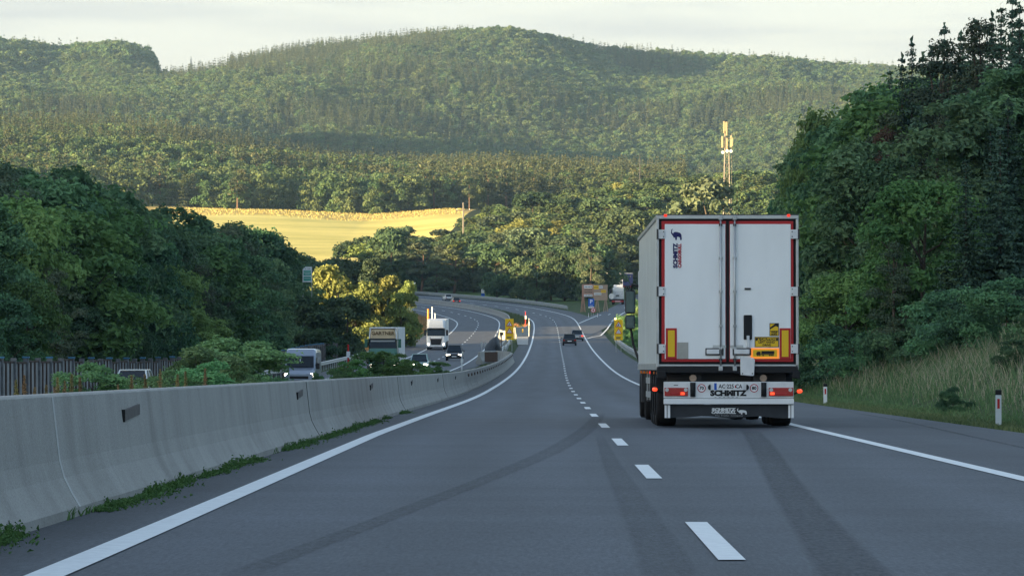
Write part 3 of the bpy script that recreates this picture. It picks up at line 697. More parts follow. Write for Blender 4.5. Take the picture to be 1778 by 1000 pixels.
# left wood beyond the noise wall
def left_wood():
    G = 'trees of the shaded wood left of the motorway'
    lb = {'b': 'dark broadleaf tree in the dense shaded wood left of the oncoming lanes', 's': 'dark spruce in the dense shaded wood left of the oncoming lanes', 'p': 'dark pine in the dense shaded wood left of the oncoming lanes'}
    for off, sp, f0, f1 in [(6, 46, .42, .62), (22, 44, .68, .85), (42, 40, .84, 1.0), (66, 36, .90, 1.04)]:
        x = -75 + random.uniform(0, 20)
        while x < 515:
            yt = np.interp(x, *zip(*LT)); d = 25.3 * 7300 / (889 - x) + off + random.uniform(-5, 5)
            if d > 455 + off: break
            Hn = topline(x, d, yt) * random.uniform(f0, f1)
            if Hn > 2.5:
                key = random.choice(['broad0', 'broad1', 'broad0', 'broad3', 'broad2', 'broad1'])
                tree(key, PX(x, d), d, Hn, random.uniform(.85, 1.2), 'broadleaf_tree', lb['b'], 'broadleaf tree', G)
            x += sp * random.uniform(.75, 1.2) * (d and 250 / d) ** .6
    for x, d, yt, key in [(505, 500, 455, 'broad1'), (490, 485, 440, 'broad0'), (512, 490, 500, 'broad0'), (470, 470, 410, 'broad1')]:
        tree(key, PX(x, d), d, topline(x, d, yt), 1.0, 'broadleaf_tree', lb['b'], 'broadleaf tree', G)
    # a brighter rounded bush tree in front
    tree('broad2', PX(335, 322), 322, topline(335, 322, 535), 1.3, 'broadleaf_tree', 'small rounded bright green tree in front of the dark left wood', 'broadleaf tree')
    tree('broad2', PX(165, 256), 256, topline(165, 256, 585), 1.0, 'broadleaf_tree', 'small light green sapling above the noise wall at the left', 'broadleaf tree')
left_wood()

# clump catching the sun beyond the lorry
def clump():
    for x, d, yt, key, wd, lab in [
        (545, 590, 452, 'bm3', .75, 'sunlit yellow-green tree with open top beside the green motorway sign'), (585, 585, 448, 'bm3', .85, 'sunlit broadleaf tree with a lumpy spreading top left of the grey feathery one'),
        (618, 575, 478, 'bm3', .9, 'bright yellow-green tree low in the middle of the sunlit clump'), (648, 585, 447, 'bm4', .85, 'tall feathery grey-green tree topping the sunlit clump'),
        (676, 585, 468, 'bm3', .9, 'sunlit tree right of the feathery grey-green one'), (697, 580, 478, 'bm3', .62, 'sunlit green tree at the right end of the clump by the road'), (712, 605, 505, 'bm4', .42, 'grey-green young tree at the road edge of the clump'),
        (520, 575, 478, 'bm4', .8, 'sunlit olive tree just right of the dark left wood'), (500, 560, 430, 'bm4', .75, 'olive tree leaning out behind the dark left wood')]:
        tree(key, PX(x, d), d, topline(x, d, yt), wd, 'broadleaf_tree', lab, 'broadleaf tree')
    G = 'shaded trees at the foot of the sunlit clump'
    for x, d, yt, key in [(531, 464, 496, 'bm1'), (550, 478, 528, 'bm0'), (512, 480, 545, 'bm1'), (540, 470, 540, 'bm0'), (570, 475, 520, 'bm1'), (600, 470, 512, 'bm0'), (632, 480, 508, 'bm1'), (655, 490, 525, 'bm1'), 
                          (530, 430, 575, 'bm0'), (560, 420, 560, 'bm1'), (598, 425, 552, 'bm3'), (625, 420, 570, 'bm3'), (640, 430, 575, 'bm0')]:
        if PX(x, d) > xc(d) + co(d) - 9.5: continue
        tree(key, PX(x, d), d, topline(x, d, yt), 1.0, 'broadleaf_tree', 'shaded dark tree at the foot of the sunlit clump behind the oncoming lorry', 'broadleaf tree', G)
clump()

# right wood on the cutting slope
def right_wood():
    G = 'trees of the dark wood on the right slope'
    lb = {'b': 'dark broadleaf tree in the shaded wood on the right slope', 's': 'dark spruce in the shaded wood on the right slope', 'p': 'dark pine in the shaded wood on the right slope'}
    TL = [(1340, 330), (1370, 300), (1390, 215), (1440, 200), (1480, 195), (1500, 160), (1540, 150), (1575, 90), (1620, 70), (1680, 62), (1730, 10), (1800, -40), (1980, -120)]
    for d, sp, f0, f1, x0, x1 in [(330, 34, .80, .95, 1425, 1560), (280, 40, .80, .94, 1465, 1700), (235, 50, .80, .93, 1500, 1860), (195, 60, .62, .86, 1520, 1900), (168, 70, .42, .66, 1560, 1900)]:
        x = x0 + random.uniform(0, 15)
        while x < x1:
            yt = np.interp(x, *zip(*TL)); Hn = topline(x, d, yt) * random.uniform(f0, f1)
            Hn = min(Hn, 22)
            if Hn > 2:
                fr = (x - 1350) / 430.
                key = random.choice(['spruce0', 'pine1', 'spruce1', 'broad1', 'pine1'] if random.random() < .25 + .5 * fr else ['broad0', 'broad1', 'broad2', 'broad3'])
                kn = key[0]
                tree(key, PX(x, d), d + random.uniform(-8, 8), Hn, random.uniform(1.0, 1.3) if kn == 'b' else random.uniform(.9, 1.2), KNAME[kn], lb[kn], KCAT[kn], G)
            x += sp * random.uniform(.75, 1.2)
    for x, d, yt, key, lab in [(1583, 240, 68, 'spruce1', 'dark spruce whose spire stands alone on the right skyline'), (1566, 240, 96, 'spruce1', 'smaller dark spruce just left of the lone spire'),
                          (1757, 215, -10, 'spruce0', 'tall dark spruce near the top right corner'), (1700, 220, 25, 'pine1', 'dark pine on the skyline between two spruce spires'),
                          (1640, 225, 60, 'pine1', 'dark pine with a ragged top on the right skyline'), (1425, 300, 190, 'broad2', 'bright green broadleaf tree at the left end of the right slope skyline'),
                          (1402, 318, 235, 'broad0', 'green broadleaf tree behind the top corner of the big trailer'),
                          (1520, 245, 150, 'broad1', 'dark broadleaf tree forming the shoulder of the right skyline'), (1480, 270, 200, 'broad0', 'dark broadleaf tree right of the bright green one on the slope skyline'), (1470, 190, 470, 'broad2', 'light green young tree on the right slope above the tall grass'), (1530, 200, 420, 'broad2', 'light green tree with layered crown midway up the right slope'), (1620, 200, 330, 'broad3', 'grey-green tree with pale leaves in the right wood'), (1360, 380, 310, 'broad1', 'dark broadleaf tree just right of the mast'), (1280, 520, 322, 'spruce0', 'small dark spruce peaking above the trailer roof')]:
        kn = key[0]; hh = topline(x, d, yt)
        tree(key, PX(x, d), d, hh, (.8 if x == 1280 else (.5 if x in (1402, 1425, 1360) else (.8 if key[0] == 's' else (1.2 if hh < 12 else 1.0)))), KNAME[kn], lab, KCAT[kn])
    for x, d, yt, wd in [(1640, 228, 42, .7), (1668, 226, 58, .8), (1692, 222, 34, .75), (1722, 216, 24, .7), (1738, 214, 8, .8), (1770, 210, 6, .8), (1602, 238, 92, .7), (1545, 246, 118, .6), (1618, 234, 82, .8), (1655, 205, 150, .9), (1710, 200, 120, .9), (1750, 190, 170, 1.0)]:
        tree(random.choice(['spruce0', 'spruce1']), PX(x, d), d, topline(x, d, yt), wd * 1.15, 'spruce_tree', lb['s'], 'spruce', G)
    tree('broad3', PX(1535, 225), 225, topline(1535, 225, 215), .45, 'broadleaf_tree', 'dead brown tree among the green ones on the right slope', 'dead tree', lm=LM['brown'])
    G2 = 'bushes along the foot of the right slope'
    for x, d, yt, key, wd in [(1405, 190, 610, 'bush0', 1), (1440, 185, 560, 'bush0', 1.2), (1480, 180, 570, 'bush1', 1), (1520, 175, 520, 'bush0', 1.2), (1565, 172, 545, 'bush1', 1.2), (1610, 165, 520, 'bush0', 1.1), (1655, 160, 500, 'bush0', 1.2), (1700, 155, 500, 'bush1', 1.2), (1750, 150, 480, 'bush0', 1.2), (1790, 140, 540, 'bush1', 1.2), (1655, 112, 668, 'bush0', .9), (1765, 128, 585, 'bush1', 1.3), (1385, 230, 600, 'bush1', 1.3), (1390, 260, 560, 'bush0', 1.3), (1460, 215, 470, 'broad2', 1.2), (1550, 190, 440, 'broad0', 1.2)]:
        X = PX(x, d); hh = topline(x, d, yt)
        if hh < .6: continue
        tree(key, X, d, hh, wd, 'bush' if key[1] == 'u' else 'broadleaf_tree', 'leafy green bush at the foot of the dark right slope' if key[1] == 'u' else 'dark broadleaf tree in the shaded wood on the right slope', 'bush' if key[1] == 'u' else 'broadleaf tree', G2 if key[1] == 'u' else G, lm=LM['broad'] if key[1] == 'u' else None)
right_wood()

# knoll and roadside trees in the middle distance
def knoll():
    G = 'trees of the wood beyond the bend'; lb = {'b': 'broadleaf tree in the wood beyond the motorway bend', 'p': 'pine in the wood beyond the motorway bend', 's': 'spruce in the wood beyond the motorway bend'}
    for d, x0, x1, sp, ft in [(1075, 600, 1060, 27, 0), (1110, 590, 1130, 32, 0), (1155, 600, 1380, 38, 0), (1205, 640, 1390, 40, 0), (1260, 680, 1400, 40, 0), (1320, 760, 1400, 40, 0), (1390, 800, 1400, 42, 0), (1460, 850, 1400, 42, 0)]:
        x = x0 + random.uniform(0, 12)
        while x < x1:
            key = random.choice(['bm0', 'bm1', 'bm2', 'bm4', 'bm0', 'bm3'] if d < 1170 else ['bm0', 'bm1', 'bm2', 'bm0', 'bm3']); kn = key[0]
            if 700 < x < 830 and d < 1100: key = random.choice(['pm0', 'bm2', 'bm4', 'bm0']); kn = key[0]
            if abs(x - 1262) < 22 and d < 1200: x += 20
            X = PX(x, d); Y = d + random.uniform(-12, 12)
            if X < xc(Y) + 12 and Y < 1200: x += 8; continue
            tree(key, X, Y, (random.uniform(9.5, 14.5) if d < 1300 else random.uniform(9, 13)) * (.78 if x > 1190 and d > 1200 else 1) * random.uniform(.85, 1.2), random.uniform(1.2, 1.6), KNAME[kn], lb[kn], KCAT[kn], G)
            x += sp * random.uniform(.75, 1.25)
    # dark row right behind the guardrail near the boards
    G3 = 'dark trees lining the outside of the bend'
    for d, x0, x1, sp in [(1005, 860, 1060, 21), (960, 905, 1060, 24), (900, 1060, 1110, 28), (985, 1070, 1130, 24)]:
        x = x0 + random.uniform(0, 10)
        while x < x1:
            X = PX(x, d)
            if not (d < 990 and 1050 < x < 1110):
                tree(random.choice(['bm1', 'bm0', 'bm1', 'pm0']), X, d + random.uniform(-8, 8), random.uniform(10, 13), random.uniform(.9, 1.1), 'broadleaf_tree', 'dark tree with bare lower trunk lining the outside of the bend', 'broadleaf tree', G3)
            x += sp * random.uniform(.8, 1.2)
    tree('bm4', PX(1025, 930), 930, 13.5, .9, 'broadleaf_tree', 'lone pointed grey-green tree standing behind the wooden boards', 'broadleaf tree')
    tree('bm2', PX(1225, 900), 900, topline(1225, 900, 312), 1.0, 'broadleaf_tree', 'big rounded light olive tree left of the mast', 'broadleaf tree', lm=LM['grey'])
    tree('bm0', PX(680, 1090), 1090, 17, 1.0, 'broadleaf_tree', 'rounded tree at the lower edge of the yellow field', 'broadleaf tree')
    for x, d, hh in [(1300, 700, 15), (1330, 640, 14), (1350, 560, 13), (1240, 760, 12), (1190, 800, 12), (1150, 760, 10)]:
        tree('broad1', PX(x, d), d, hh, 1.2, 'broadleaf_tree', 'broadleaf tree partly hidden behind the big trailer', 'broadleaf tree', 'trees hidden behind the trailer')
    G4 = 'sunlit shrubs beside the slip road'
    for x, d, hh in [(1100, 560, 3.0), (1104, 600, 3.6), (1108, 640, 4.5), (1106, 690, 5.0), (1112, 540, 2.5)]:
        tree('bush0', PX(x, d), d, hh, .8, 'bush', 'leafy bush catching the sun between slip road and trailer', 'bush', G4)
knoll()
# hidden belt added left of the road past the clump to shade the bend
for k in range(63):
    d = 700 + k * 6.2; X = float(xc(d)) - 29 - random.uniform(0, 14) - (10 if k % 3 == 0 else 0)
    px = 889 + X * 7300 / d
    if px < 690 and k not in (9, 10): tree(random.choice(['bm0', 'bm1']), X, d, random.uniform(10, 12.5), 1.1, 'broadleaf_tree', 'tree of the belt on the inside of the bend behind the sunlit clump', 'broadleaf tree', 'tree belt on the inside of the bend')
tree('spruce1', PX(332, 4650), 4650, 22, .9, 'lone_tree', 'single thin tree standing clear on the bare saddle of the skyline', 'tree')
print('TREES', NTREE[0])
# ------------------------------------------------------------ roadside furniture
def concrete():
    m = mat('concrete', (.33, .32, .295), .9, col2=(.41, .40, .37), scale=1.2, detail=8, bump=.3, bscale=25, spec=.2, stretch=(1, 1, .35))
    t = m.node_tree; b = t.nodes['Principled BSDF']; n = t.nodes.new; l = t.links.new
    src = b.inputs['Base Color'].links[0].from_socket
    uv = n('ShaderNodeTexCoord'); mp = n('ShaderNodeMapping'); mp.inputs['Scale'].default_value = (2.2, .9, .22); l(uv.outputs['Object'], mp.inputs[0])
    nz = n('ShaderNodeTexNoise'); nz.inputs['Scale'].default_value = 1.5; nz.inputs['Detail'].default_value = 6; l(mp.outputs[0], nz.inputs['Vector'])
    r = n('ShaderNodeValToRGB'); r.color_ramp.elements[0].position = .45; r.color_ramp.elements[0].color = (1, 1, 1, 1); r.color_ramp.elements[1].position = .72; r.color_ramp.elements[1].color = (.70, .70, .68, 1)
    l(nz.outputs[0], r.inputs[0]); mu = n('ShaderNodeMixRGB'); mu.blend_type = 'MULTIPLY'; mu.inputs[0].default_value = .6
    l(src, mu.inputs[1]); l(r.outputs[0], mu.inputs[2])
    n4 = n('ShaderNodeTexNoise'); n4.inputs['Scale'].default_value = 70; n4.inputs['Detail'].default_value = 3; l(uv.outputs['Object'], n4.inputs['Vector'])
    r4 = n('ShaderNodeMapRange'); r4.inputs[1].default_value = .3; r4.inputs[2].default_value = .7; r4.inputs[3].default_value = .8; r4.inputs[4].default_value = 1.2; l(n4.outputs[0], r4.inputs[0])
    sc = n('ShaderNodeVectorMath'); sc.operation = 'SCALE'; l(mu.outputs[0], sc.inputs[0]); l(r4.outputs[0], sc.inputs['Scale'])
    l(sc.outputs[0], b.inputs['Base Color'])
    return m
M['concrete'] = concrete()
M['steel'] = mat('galvanised_steel', (.42, .44, .45), .45, metal=.6, var=.2, scale=3)
M['rust'] = mat('rusty_metal', (.10, .065, .05), .85, var=.4, scale=20)
M['darkgrey'] = mat('dark_grey', (.05, .052, .055), .6)
M['black'] = mat('black_plastic', (.012, .012, .014), .5)
M['white'] = mat('white_paint', (.76, .78, .79), .4, var=.04, scale=2)
M['wood'] = mat('wood_board', (.37, .27, .20), .8, var=.25, scale=3, stretch=(.4, 1, 6))
M['yellow'] = mat('sign_yellow', (.92, .56, .01), .5)
M['red'] = mat('sign_red', (.55, .02, .02), .5)
M['blue'] = mat('sign_blue', (.01, .10, .48), .5)
M['green'] = mat('sign_green', (.01, .34, .25), .5)
M['orange'] = mat('orange', (.80, .22, .02), .5)
M['crack'] = mat('joint_filler', (.05, .05, .048), .9)
M['moss'] = leafmat('weed_leaf', (.06, .13, .03), (.15, .25, .07), .3, .2)
M['straw'] = leafmat('straw', (.27, .25, .14), (.46, .43, .28), .35, .3)
M['grassblade'] = leafmat('grass_blade', (.07, .12, .04), (.17, .22, .09), .35, .25)

# profile of the concrete safety wall (offset from its centre, height)
M['brownbox'] = mat('reflector_box', (.11, .10, .095), .7, var=.3, scale=12)
NJ = [(-.31, -.25), (-.31, .07), (-.25, .17), (-.19, .29), (-.155, .42), (-.10, .90), (-.08, .92), (.08, .92), (.10, .90), (.155, .42), (.19, .29), (.25, .17), (.31, .07), (.31, -.25)]
def wall_run(name, ufn, Y0, Y1, step, label, cat, sc=1.0, zfn=None, prof=NJ, group=None, parent=None, base=None):
    Ys = np.arange(Y0, Y1 + .01, step); rings = []
    for Y in Ys:
        u = float(ufn(Y)); x = float(xc(Y)) + u; z = float(zfn(u, Y)) if zfn else float(surf(u, Y))
        rings.append([(x + p[0] * sc, float(Y), z + p[1] * sc) for p in prof])
    mb = MB(); mb.loft(rings)
    o = mb.build(name, M['concrete'], bevel=.015)
    return tag(o, label, cat, group)
UB = lambda Y: float(lerp_tab([(0, -4.95), (25, -4.92), (60, -4.98), (100, -5.0), (200, -4.95), (420, -4.95)], Y))
def lead_wall():
    o = wall_run('concrete_barrier', UB, 8, 190, 2, 'long grey concrete safety wall running along the left edge line', 'concrete barrier')
    for Yj in (31.8, 66, 106, 149):
        mb = MB(); x = float(xc(Yj)) + UB(Yj); z = float(surf(UB(Yj), Yj))
        pr = NJ[8:13]
        for p, q in zip(pr[:-1], pr[1:]):
            mb.prism([(p[0] + .007, p[1]), (q[0] + .007, q[1]), (q[0] - .01, q[1]), (p[0] - .01, p[1])], 1, 0, .03 if Yj > 40 else .10)
        mb.v = [(a + x, b + Yj, c + z) for a, b, c in mb.v]
        mb.build('joint', M['crack'] if Yj > 40 else M['pale_joint'], o)
    for Y in [37 + 26.2 * k for k in range(6)]:
        mb = MB(); x = float(xc(Y)) + UB(Y) + .118; z = float(surf(UB(Y), Y)) + .70
        mb.box(x - .06, x + .026, Y - .0, Y + 1.5, z - .048, z + .048); q = mb.build('reflector', M['brownbox'], o)
        mb = MB(); mb.box(x - .04, x + .030, Y - .03, Y - .001, z - .055, z + .055); mb.build('reflector_lens', M['black'], q)
    L_ = 'precast grey concrete barrier element in the curved row along the inner edge line'
    for k in range(26):
        Y0 = 190.4 + 8.05 * k; 
        q = wall_run('barrier_element', UB, Y0, Y0 + 7.9, 3.95, L_, 'barrier element', 1.0 + .02 * (k % 2), group='precast barrier elements in the median')
        mb = MB(); Y = Y0 + 4; x = float(xc(Y)) + UB(Y) + .15; z = float(surf(UB(Y), Y)) + .72; mb.box(x - .05, x + .03, Y - .3, Y + .5, z - .06, z + .06); mb.build('reflector', M['rust'], q)
M['pale_joint'] = mat('pale_joint', (.50, .50, .48), .9)
lead_wall()
# median wall behind the crossing, along the oncoming lanes round the bend
wall_run('concrete_barrier', lambda Y: co(Y) + 5.7, 640, 1250, 6, 'grey concrete wall curving round the bend between the two carriageways', 'concrete barrier', 1.15)
def segwall(name, pts, h, th, label, cat='concrete barrier'):
    """straight concrete elements between ground points"""
    root = empty(name, (pts[0][0], pts[0][1], H(*pts[0])), label=label, cat=cat)
    for (x0, y0), (x1, y1) in zip(pts[:-1], pts[1:]):
        d = Vector((x1 - x0, y1 - y0)); n = Vector((-d.y, d.x)).normalized(); rings = []
        for (x, y) in ((x0, y0), (x1, y1)):
            z = float(surf(x - xc(y), y)) if x - float(xc(y)) > co(y) - 8 else H(x, y)
            rings.append([(x + n.x * p[0] * th - pts[0][0], y + n.y * p[0] * th - pts[0][1], z + p[1] * h / .92 - root.location.z) for p in NJ])
        mb = MB(); mb.loft(rings); mb.build('wall_element', M['concrete'], root, bevel=.02)
    return root
X620 = float(xc(630))
e1 = segwall('median_end_wall', [(X620 - 8.9, 655), (X620 - 8.3, 640), (X620 - 6.6, 636), (X620 - 5.0, 642), (X620 - 4.7, 652)], 1.35, 1.0, 'pale concrete end wall of the median island catching the low sun')
mb = MB(); z = float(surf(-5.6, 640)) + .9 - e1.location.z
for a in range(2):
    mb.box(3.35 + .0, 3.55, -18.4 - .0, -18.3, z - .3 + a * .3, z - .1 + a * .3)
mb.build('yellow_marker', M['yellow'], e1)
segwall('short_barrier', [(PX(832, 405), 405), (PX(838, 412), 412), (PX(862, 418), 418), (PX(885, 408), 408)], .95, 1.0, 'short concrete barrier across the median crossing, its end profile facing the lorries')
mb = MB(); x = PX(855, 404); mb.box(x - .75, x + .5, 404, 404.15, 0, .95); q = mb.build('rusty_plate', M['rust']); q.location = (0, 0, float(surf(-7, 404))); tag(q, 'rusty brown steel plate leaning on the short barrier in the median', 'steel plate')
# pale concrete apron in front of the end wall
V = []; 
for X, Y in [(X620 - 6.3, 556), (X620 - 4.9, 556), (X620 - 4.55, 634), (X620 - 6.4, 630)]: V.append((X, Y, float(surf(X - xc(Y), Y)) + .05))
o = mesh_obj('concrete_apron', V, [(0, 1, 2, 3)], M['concrete']); tag(o, 'pale concrete slab in front of the median end wall', 'paving', kind='structure')

# guardrails
WB = [(-.01, -.155), (.05, -.12), (.05, -.05), (-.01, -.02), (-.01, .02), (.05, .05), (.05, .12), (-.01, .155), (-.03, .155), (.02, .12), (.02, .05), (-.04, .02), (-.04, -.02), (.02, -.05), (.02, -.12), (-.03, -.155)]
def guardrail(ufn, Y0, Y1, label, side=1, step=4, dbl=False, xfn=None, sc=1.0):
    X_ = xfn or (lambda Y: float(xc(Y)) + float(ufn(Y)))
    root = empty('guardrail', (X_(Y0), Y0, H(X_(Y0), Y0)), label=label, cat='guardrail')
    ox, oy, oz = root.location
    Ys = np.arange(Y0, Y1 + .01, step)
    for nm, hz in (('rail', .62),) + ((('lower_rail', .32),) if dbl else ()):
        rings = []
        for Y in Ys:
            x = X_(Y); z = H(x, Y) + hz; rings.append([(x + p[0] * side * sc - ox, Y - oy, z + p[1] * 1.15 * sc - oz) for p in WB])
        MB().loft(rings).build(nm, M['steel'], root)
    for Y in Ys[::1][:95]:
        x = X_(Y); z = H(x, Y); mb = MB(); mb.box(x - side * .12 - .05 - ox, x - side * .12 + .05 - ox, Y - .05 - oy, Y + .05 - oy, z - .3 - oz, z + .68 - oz); mb.build('post', M['steel'], root)
    return root
guardrail(lambda Y: 7.75, 262, 600, 'galvanised guardrail right of the carriageway, running up to the yellow sign', side=-1)
guardrail(lambda Y: co(Y) - float(lerp_tab([(300, 7.2), (420, 8.3)], Y)), 300, 585, 'steel guardrail on the outer edge of the oncoming carriageway', side=1)
guardrail(lambda Y: -6.2 - .6 * ss(380, 500, Y), 420, 600, 'steel guardrail in the median nearer the outbound lanes', side=1, sc=1.1)
guardrail(lambda Y: co(Y) + 6.2, 430, 600, 'steel guardrail in the median along the oncoming lanes', side=-1, sc=1.1)
guardrail(lambda Y: float(lerp_tab([(860, 8.6), (900, 8.2), (2000, 8.2)], Y)), 872, 1200, 'long pale guardrail round the outside of the bend below the trees', side=-1, step=6, sc=1.15, dbl=True)

# timber and steel noise wall on the left
def noise_wall():
    A, B = 140, 446; uf = lambda Y: co(Y) - float(lerp_tab([(140, 7.0), (220, 7.2), (430, 9.9)], Y))
    root = empty('noise_wall', (float(xc(A) + uf(A)), A, H(float(xc(A) + uf(A)), A)), label='weathered noise wall of grey panels between steel posts along the left wood', cat='noise wall')
    ox, oy, oz = root.location; k = 0; Y = A; rs = random.Random(3); px = None
    steel = mat('post_steel', (.16, .17, .18), .6, metal=.3, var=.3, scale=4); cap = mat('post_cap', (.05, .20, .34), .5)
    panel = mat('panel_boards', (.30, .30, .29), .9, var=.35, scale=2, stretch=(1, 1, .3)); top = mat('rail_wood', (.085, .062, .05), .9, var=.3, scale=5)
    while Y < B:
        x = float(xc(Y) + uf(Y)); z = float(surf(-13.9, Y)) + DROP * 0 - .1; h = 2.15 + .05 * math.sin(Y * .07) + .25 * float(ss(300, 420, Y))
        Yn = Y + 3.6; xn = float(xc(Yn) + uf(Yn)); zn = float(surf(-13.9, Yn)) - .1
        mb = MB(); mb.box(x - .10 - ox, x + .16 - ox, Y - .11 - oy, Y + .11 - oy, z - .9 - oz, z + h - oz); p = mb.build('post', steel, root)
        if k % 2 == 0:
            mb = MB(); mb.box(x - .14 - ox, x + .20 - ox, Y - .15 - oy, Y + .15 - oy, z + h - oz + .001, z + h + .07 - oz); mb.build('post_cap', cap, p)
        hp = h - rs.uniform(.12, .3)
        mb = MB(); v = []
        for (xx, yy, zz) in ((x, Y + .12, z), (xn, Yn - .12, zn)):
            for dx in (-.05, .05): v += [(xx + dx - ox, yy - oy, zz - .9 - oz), (xx + dx - ox, yy - oy, zz + hp - oz)]
        mb.add(v, [(0, 1, 3, 2), (4, 6, 7, 5), (0, 4, 5, 1), (2, 3, 7, 6), (1, 5, 7, 3), (0, 2, 6, 4)]); q = mb.build('panel', panel, root)
        mb = MB(); v = []
        for (xx, yy, zz) in ((x, Y + .12, z), (xn, Yn - .12, zn)):
            for dx in (-.09, .09): v += [(xx + dx - ox, yy - oy, zz + hp + .003 - oz), (xx + dx - ox, yy - oy, zz + hp + .10 - oz)]
        mb.add(v, [(0, 1, 3, 2), (4, 6, 7, 5), (0, 4, 5, 1), (2, 3, 7, 6), (1, 5, 7, 3), (0, 2, 6, 4)]); mb.build('top_board', top, q)
        for t in (.33, .66):
            mb = MB(); xx = x + (xn - x) * t + .07; yy = Y + 3.6 * t; mb.box(xx - .02 - ox, xx + .05 - ox, yy - .07 - oy, yy + .07 - oy, z - .9 - oz, z + hp - oz); mb.build('batten', top, q)
        Y = Yn; k += 1
noise_wall()

# ---- signs
def tri_sign(root, x, y, z, r, kind):
    """triangular warning sign of side 2r facing the camera (-y)"""
    def T(s, yy): return [(x - s, z - s * .577), (x + s, z - s * .577), (x, z + s * 1.155)]
    mb = MB(); mb.prism(T(r, 0), 1, y - .012, y - .002); o = mb.build('warning_triangle', M['red'], root)
    mb = MB(); mb.prism(T(r * .70, 0), 1, y - .02, y - .0125); mb.build('triangle_field', M['white'], o)
    mb = MB()
    if kind == 0:   # worker digging
        c = (x - .02 * r, z)
        mb.prism([(c[0] + .08 * r + .09 * r * math.cos(a), c[1] + .36 * r + .09 * r * math.sin(a)) for a in np.linspace(0, 6.28, 9)[:-1]], 1, y - .026, y - .0205)
        mb.prism([(c[0] - .05 * r, c[1] + .28 * r), (c[0] + .16 * r, c[1] + .22 * r), (c[0] + .12 * r, c[1] - .08 * r), (c[0] - .06 * r, c[1] - .05 * r)], 1, y - .026, y - .0205)
        mb.prism([(c[0] - .04 * r, c[1] - .05 * r), (c[0] + .08 * r, c[1] - .05 * r), (c[0] - .1 * r, c[1] - .38 * r), (c[0] - .2 * r, c[1] - .38 * r)], 1, y - .0265, y - .021)
        mb.prism([(c[0] + .02 * r, c[1] - .1 * r), (c[0] + .12 * r, c[1] - .1 * r), (c[0] + .22 * r, c[1] - .38 * r), (c[0] + .12 * r, c[1] - .38 * r)], 1, y - .026, y - .0205)
        mb.prism([(c[0] - .02 * r, c[1] + .22 * r), (c[0] - .02 * r, c[1] + .14 * r), (c[0] - .38 * r, c[1] - .22 * r), (c[0] - .42 * r, c[1] - .16 * r)], 1, y - .0265, y - .021)
        mb.prism([(c[0] - .50 * r, c[1] - .38 * r), (c[0] - .22 * r, c[1] - .38 * r), (c[0] - .34 * r, c[1] - .2 * r)], 1, y - .026, y - .0205)
    else:           # narrowing road
        mb.prism([(x - .22 * r, z - .40 * r), (x - .12 * r, z - .40 * r), (x - .12 * r, z + .0 * r), (x - .06 * r, z + .2 * r), (x - .06 * r, z + .42 * r), (x - .14 * r, z + .42 * r), (x - .14 * r, z + .2 * r), (x - .22 * r, z)], 1, y - .026, y - .0205)
        mb.prism([(x + .22 * r, z - .40 * r), (x + .12 * r, z - .40 * r), (x + .12 * r, z + .0 * r), (x + .06 * r, z + .2 * r), (x + .06 * r, z + .42 * r), (x + .14 * r, z + .42 * r), (x + .14 * r, z + .2 * r), (x + .22 * r, z)], 1, y - .026, y - .0205)
    mb.build('pictogram', M['black'], o)
def yellow_sign(xp, d, y0, y1, label, z=None):
    X = PX(xp, d); zt = PZ(y0, d); zb = PZ(y1, d); g = H(X, d)
    r = empty('roadworks_sign', (X, d, g), label=label, cat='roadworks sign')
    w = 7.2 * d / 7300 * 1.02; t = zt - g; b = zb - g
    mb = MB(); mb.box(-w, w, -.02, .02, b, t); mb.build('panel', M['yellow'], r, bevel=.01)
    mb = MB(); mb.cyl((-w * .6, .07, -.3), (-w * .6, .07, t * .98), .035, n=8); mb.build('post', M['steel'], r)
    mb = MB(); mb.cyl((w * .6, .07, -.3), (w * .6, .07, t * .98), .035, n=8); mb.build('post', M['steel'], r)
    hh = t - b
    tri_sign(r, 0, -.021, b + hh * .74, w * .80, 0); tri_sign(r, 0, -.021, b + hh * .40, w * .80, 1)
    mb = MB(); mb.box(-w * .55, w * .55, -.026, -.0205, b + hh * .115, b + hh * .155); mb.box(-w * .55, w * .40, -.026, -.0205, b + hh * .065, b + hh * .10); mb.build('text_line', M['brownbox'], r)
    return r
y1_ = yellow_sign(884.5, 505, 553.5, 590, 'yellow roadworks sign with two warning triangles in the median beside the end wall')
y2_ = yellow_sign(1074, 492, 555, 590.5, 'yellow roadworks sign with two warning triangles on the right verge behind the guardrail')
mb = MB(); mb.cyl((-.35, -.06, y2_['t'] if 't' in y2_ else 3.0), (-.35, .02, 3.0), .09, n=10)
lamp_m = mat('amber_lamp', (.9, .45, .15), .3, emit=(1, .5, .2, 2.5))
t_ = PZ(555, 492) - y2_.location.z
mb = MB(); mb.cyl((-.36, -.05, t_ + .10), (-.36, .03, t_ + .10), .10, n=12); mb.build('warning_lamp', lamp_m, y2_)
def simple_sign(name, label, cat, xp, d, x0, x1, y0, y1, m, post=None, th=.03, posts=(0,), group=None, pm=None):
    X = PX(xp, d); g = H(X, d); r = empty(name, (X, d, g), label=label, cat=cat, group=group)
    a, b = PX(x0, d) - X, PX(x1, d) - X; t, bo = PZ(y0, d) - g, PZ(y1, d) - g
    mb = MB(); mb.box(a, b, -th, 0, bo, t); mb.build('panel', m, r, bevel=.01)
    for p in posts:
        q = MB(); q.cyl((p, .05, -.4), (p, .05, t * .97), .04, n=8); q.build('post', pm or M['steel'], r)
    return r, a, b, bo, t
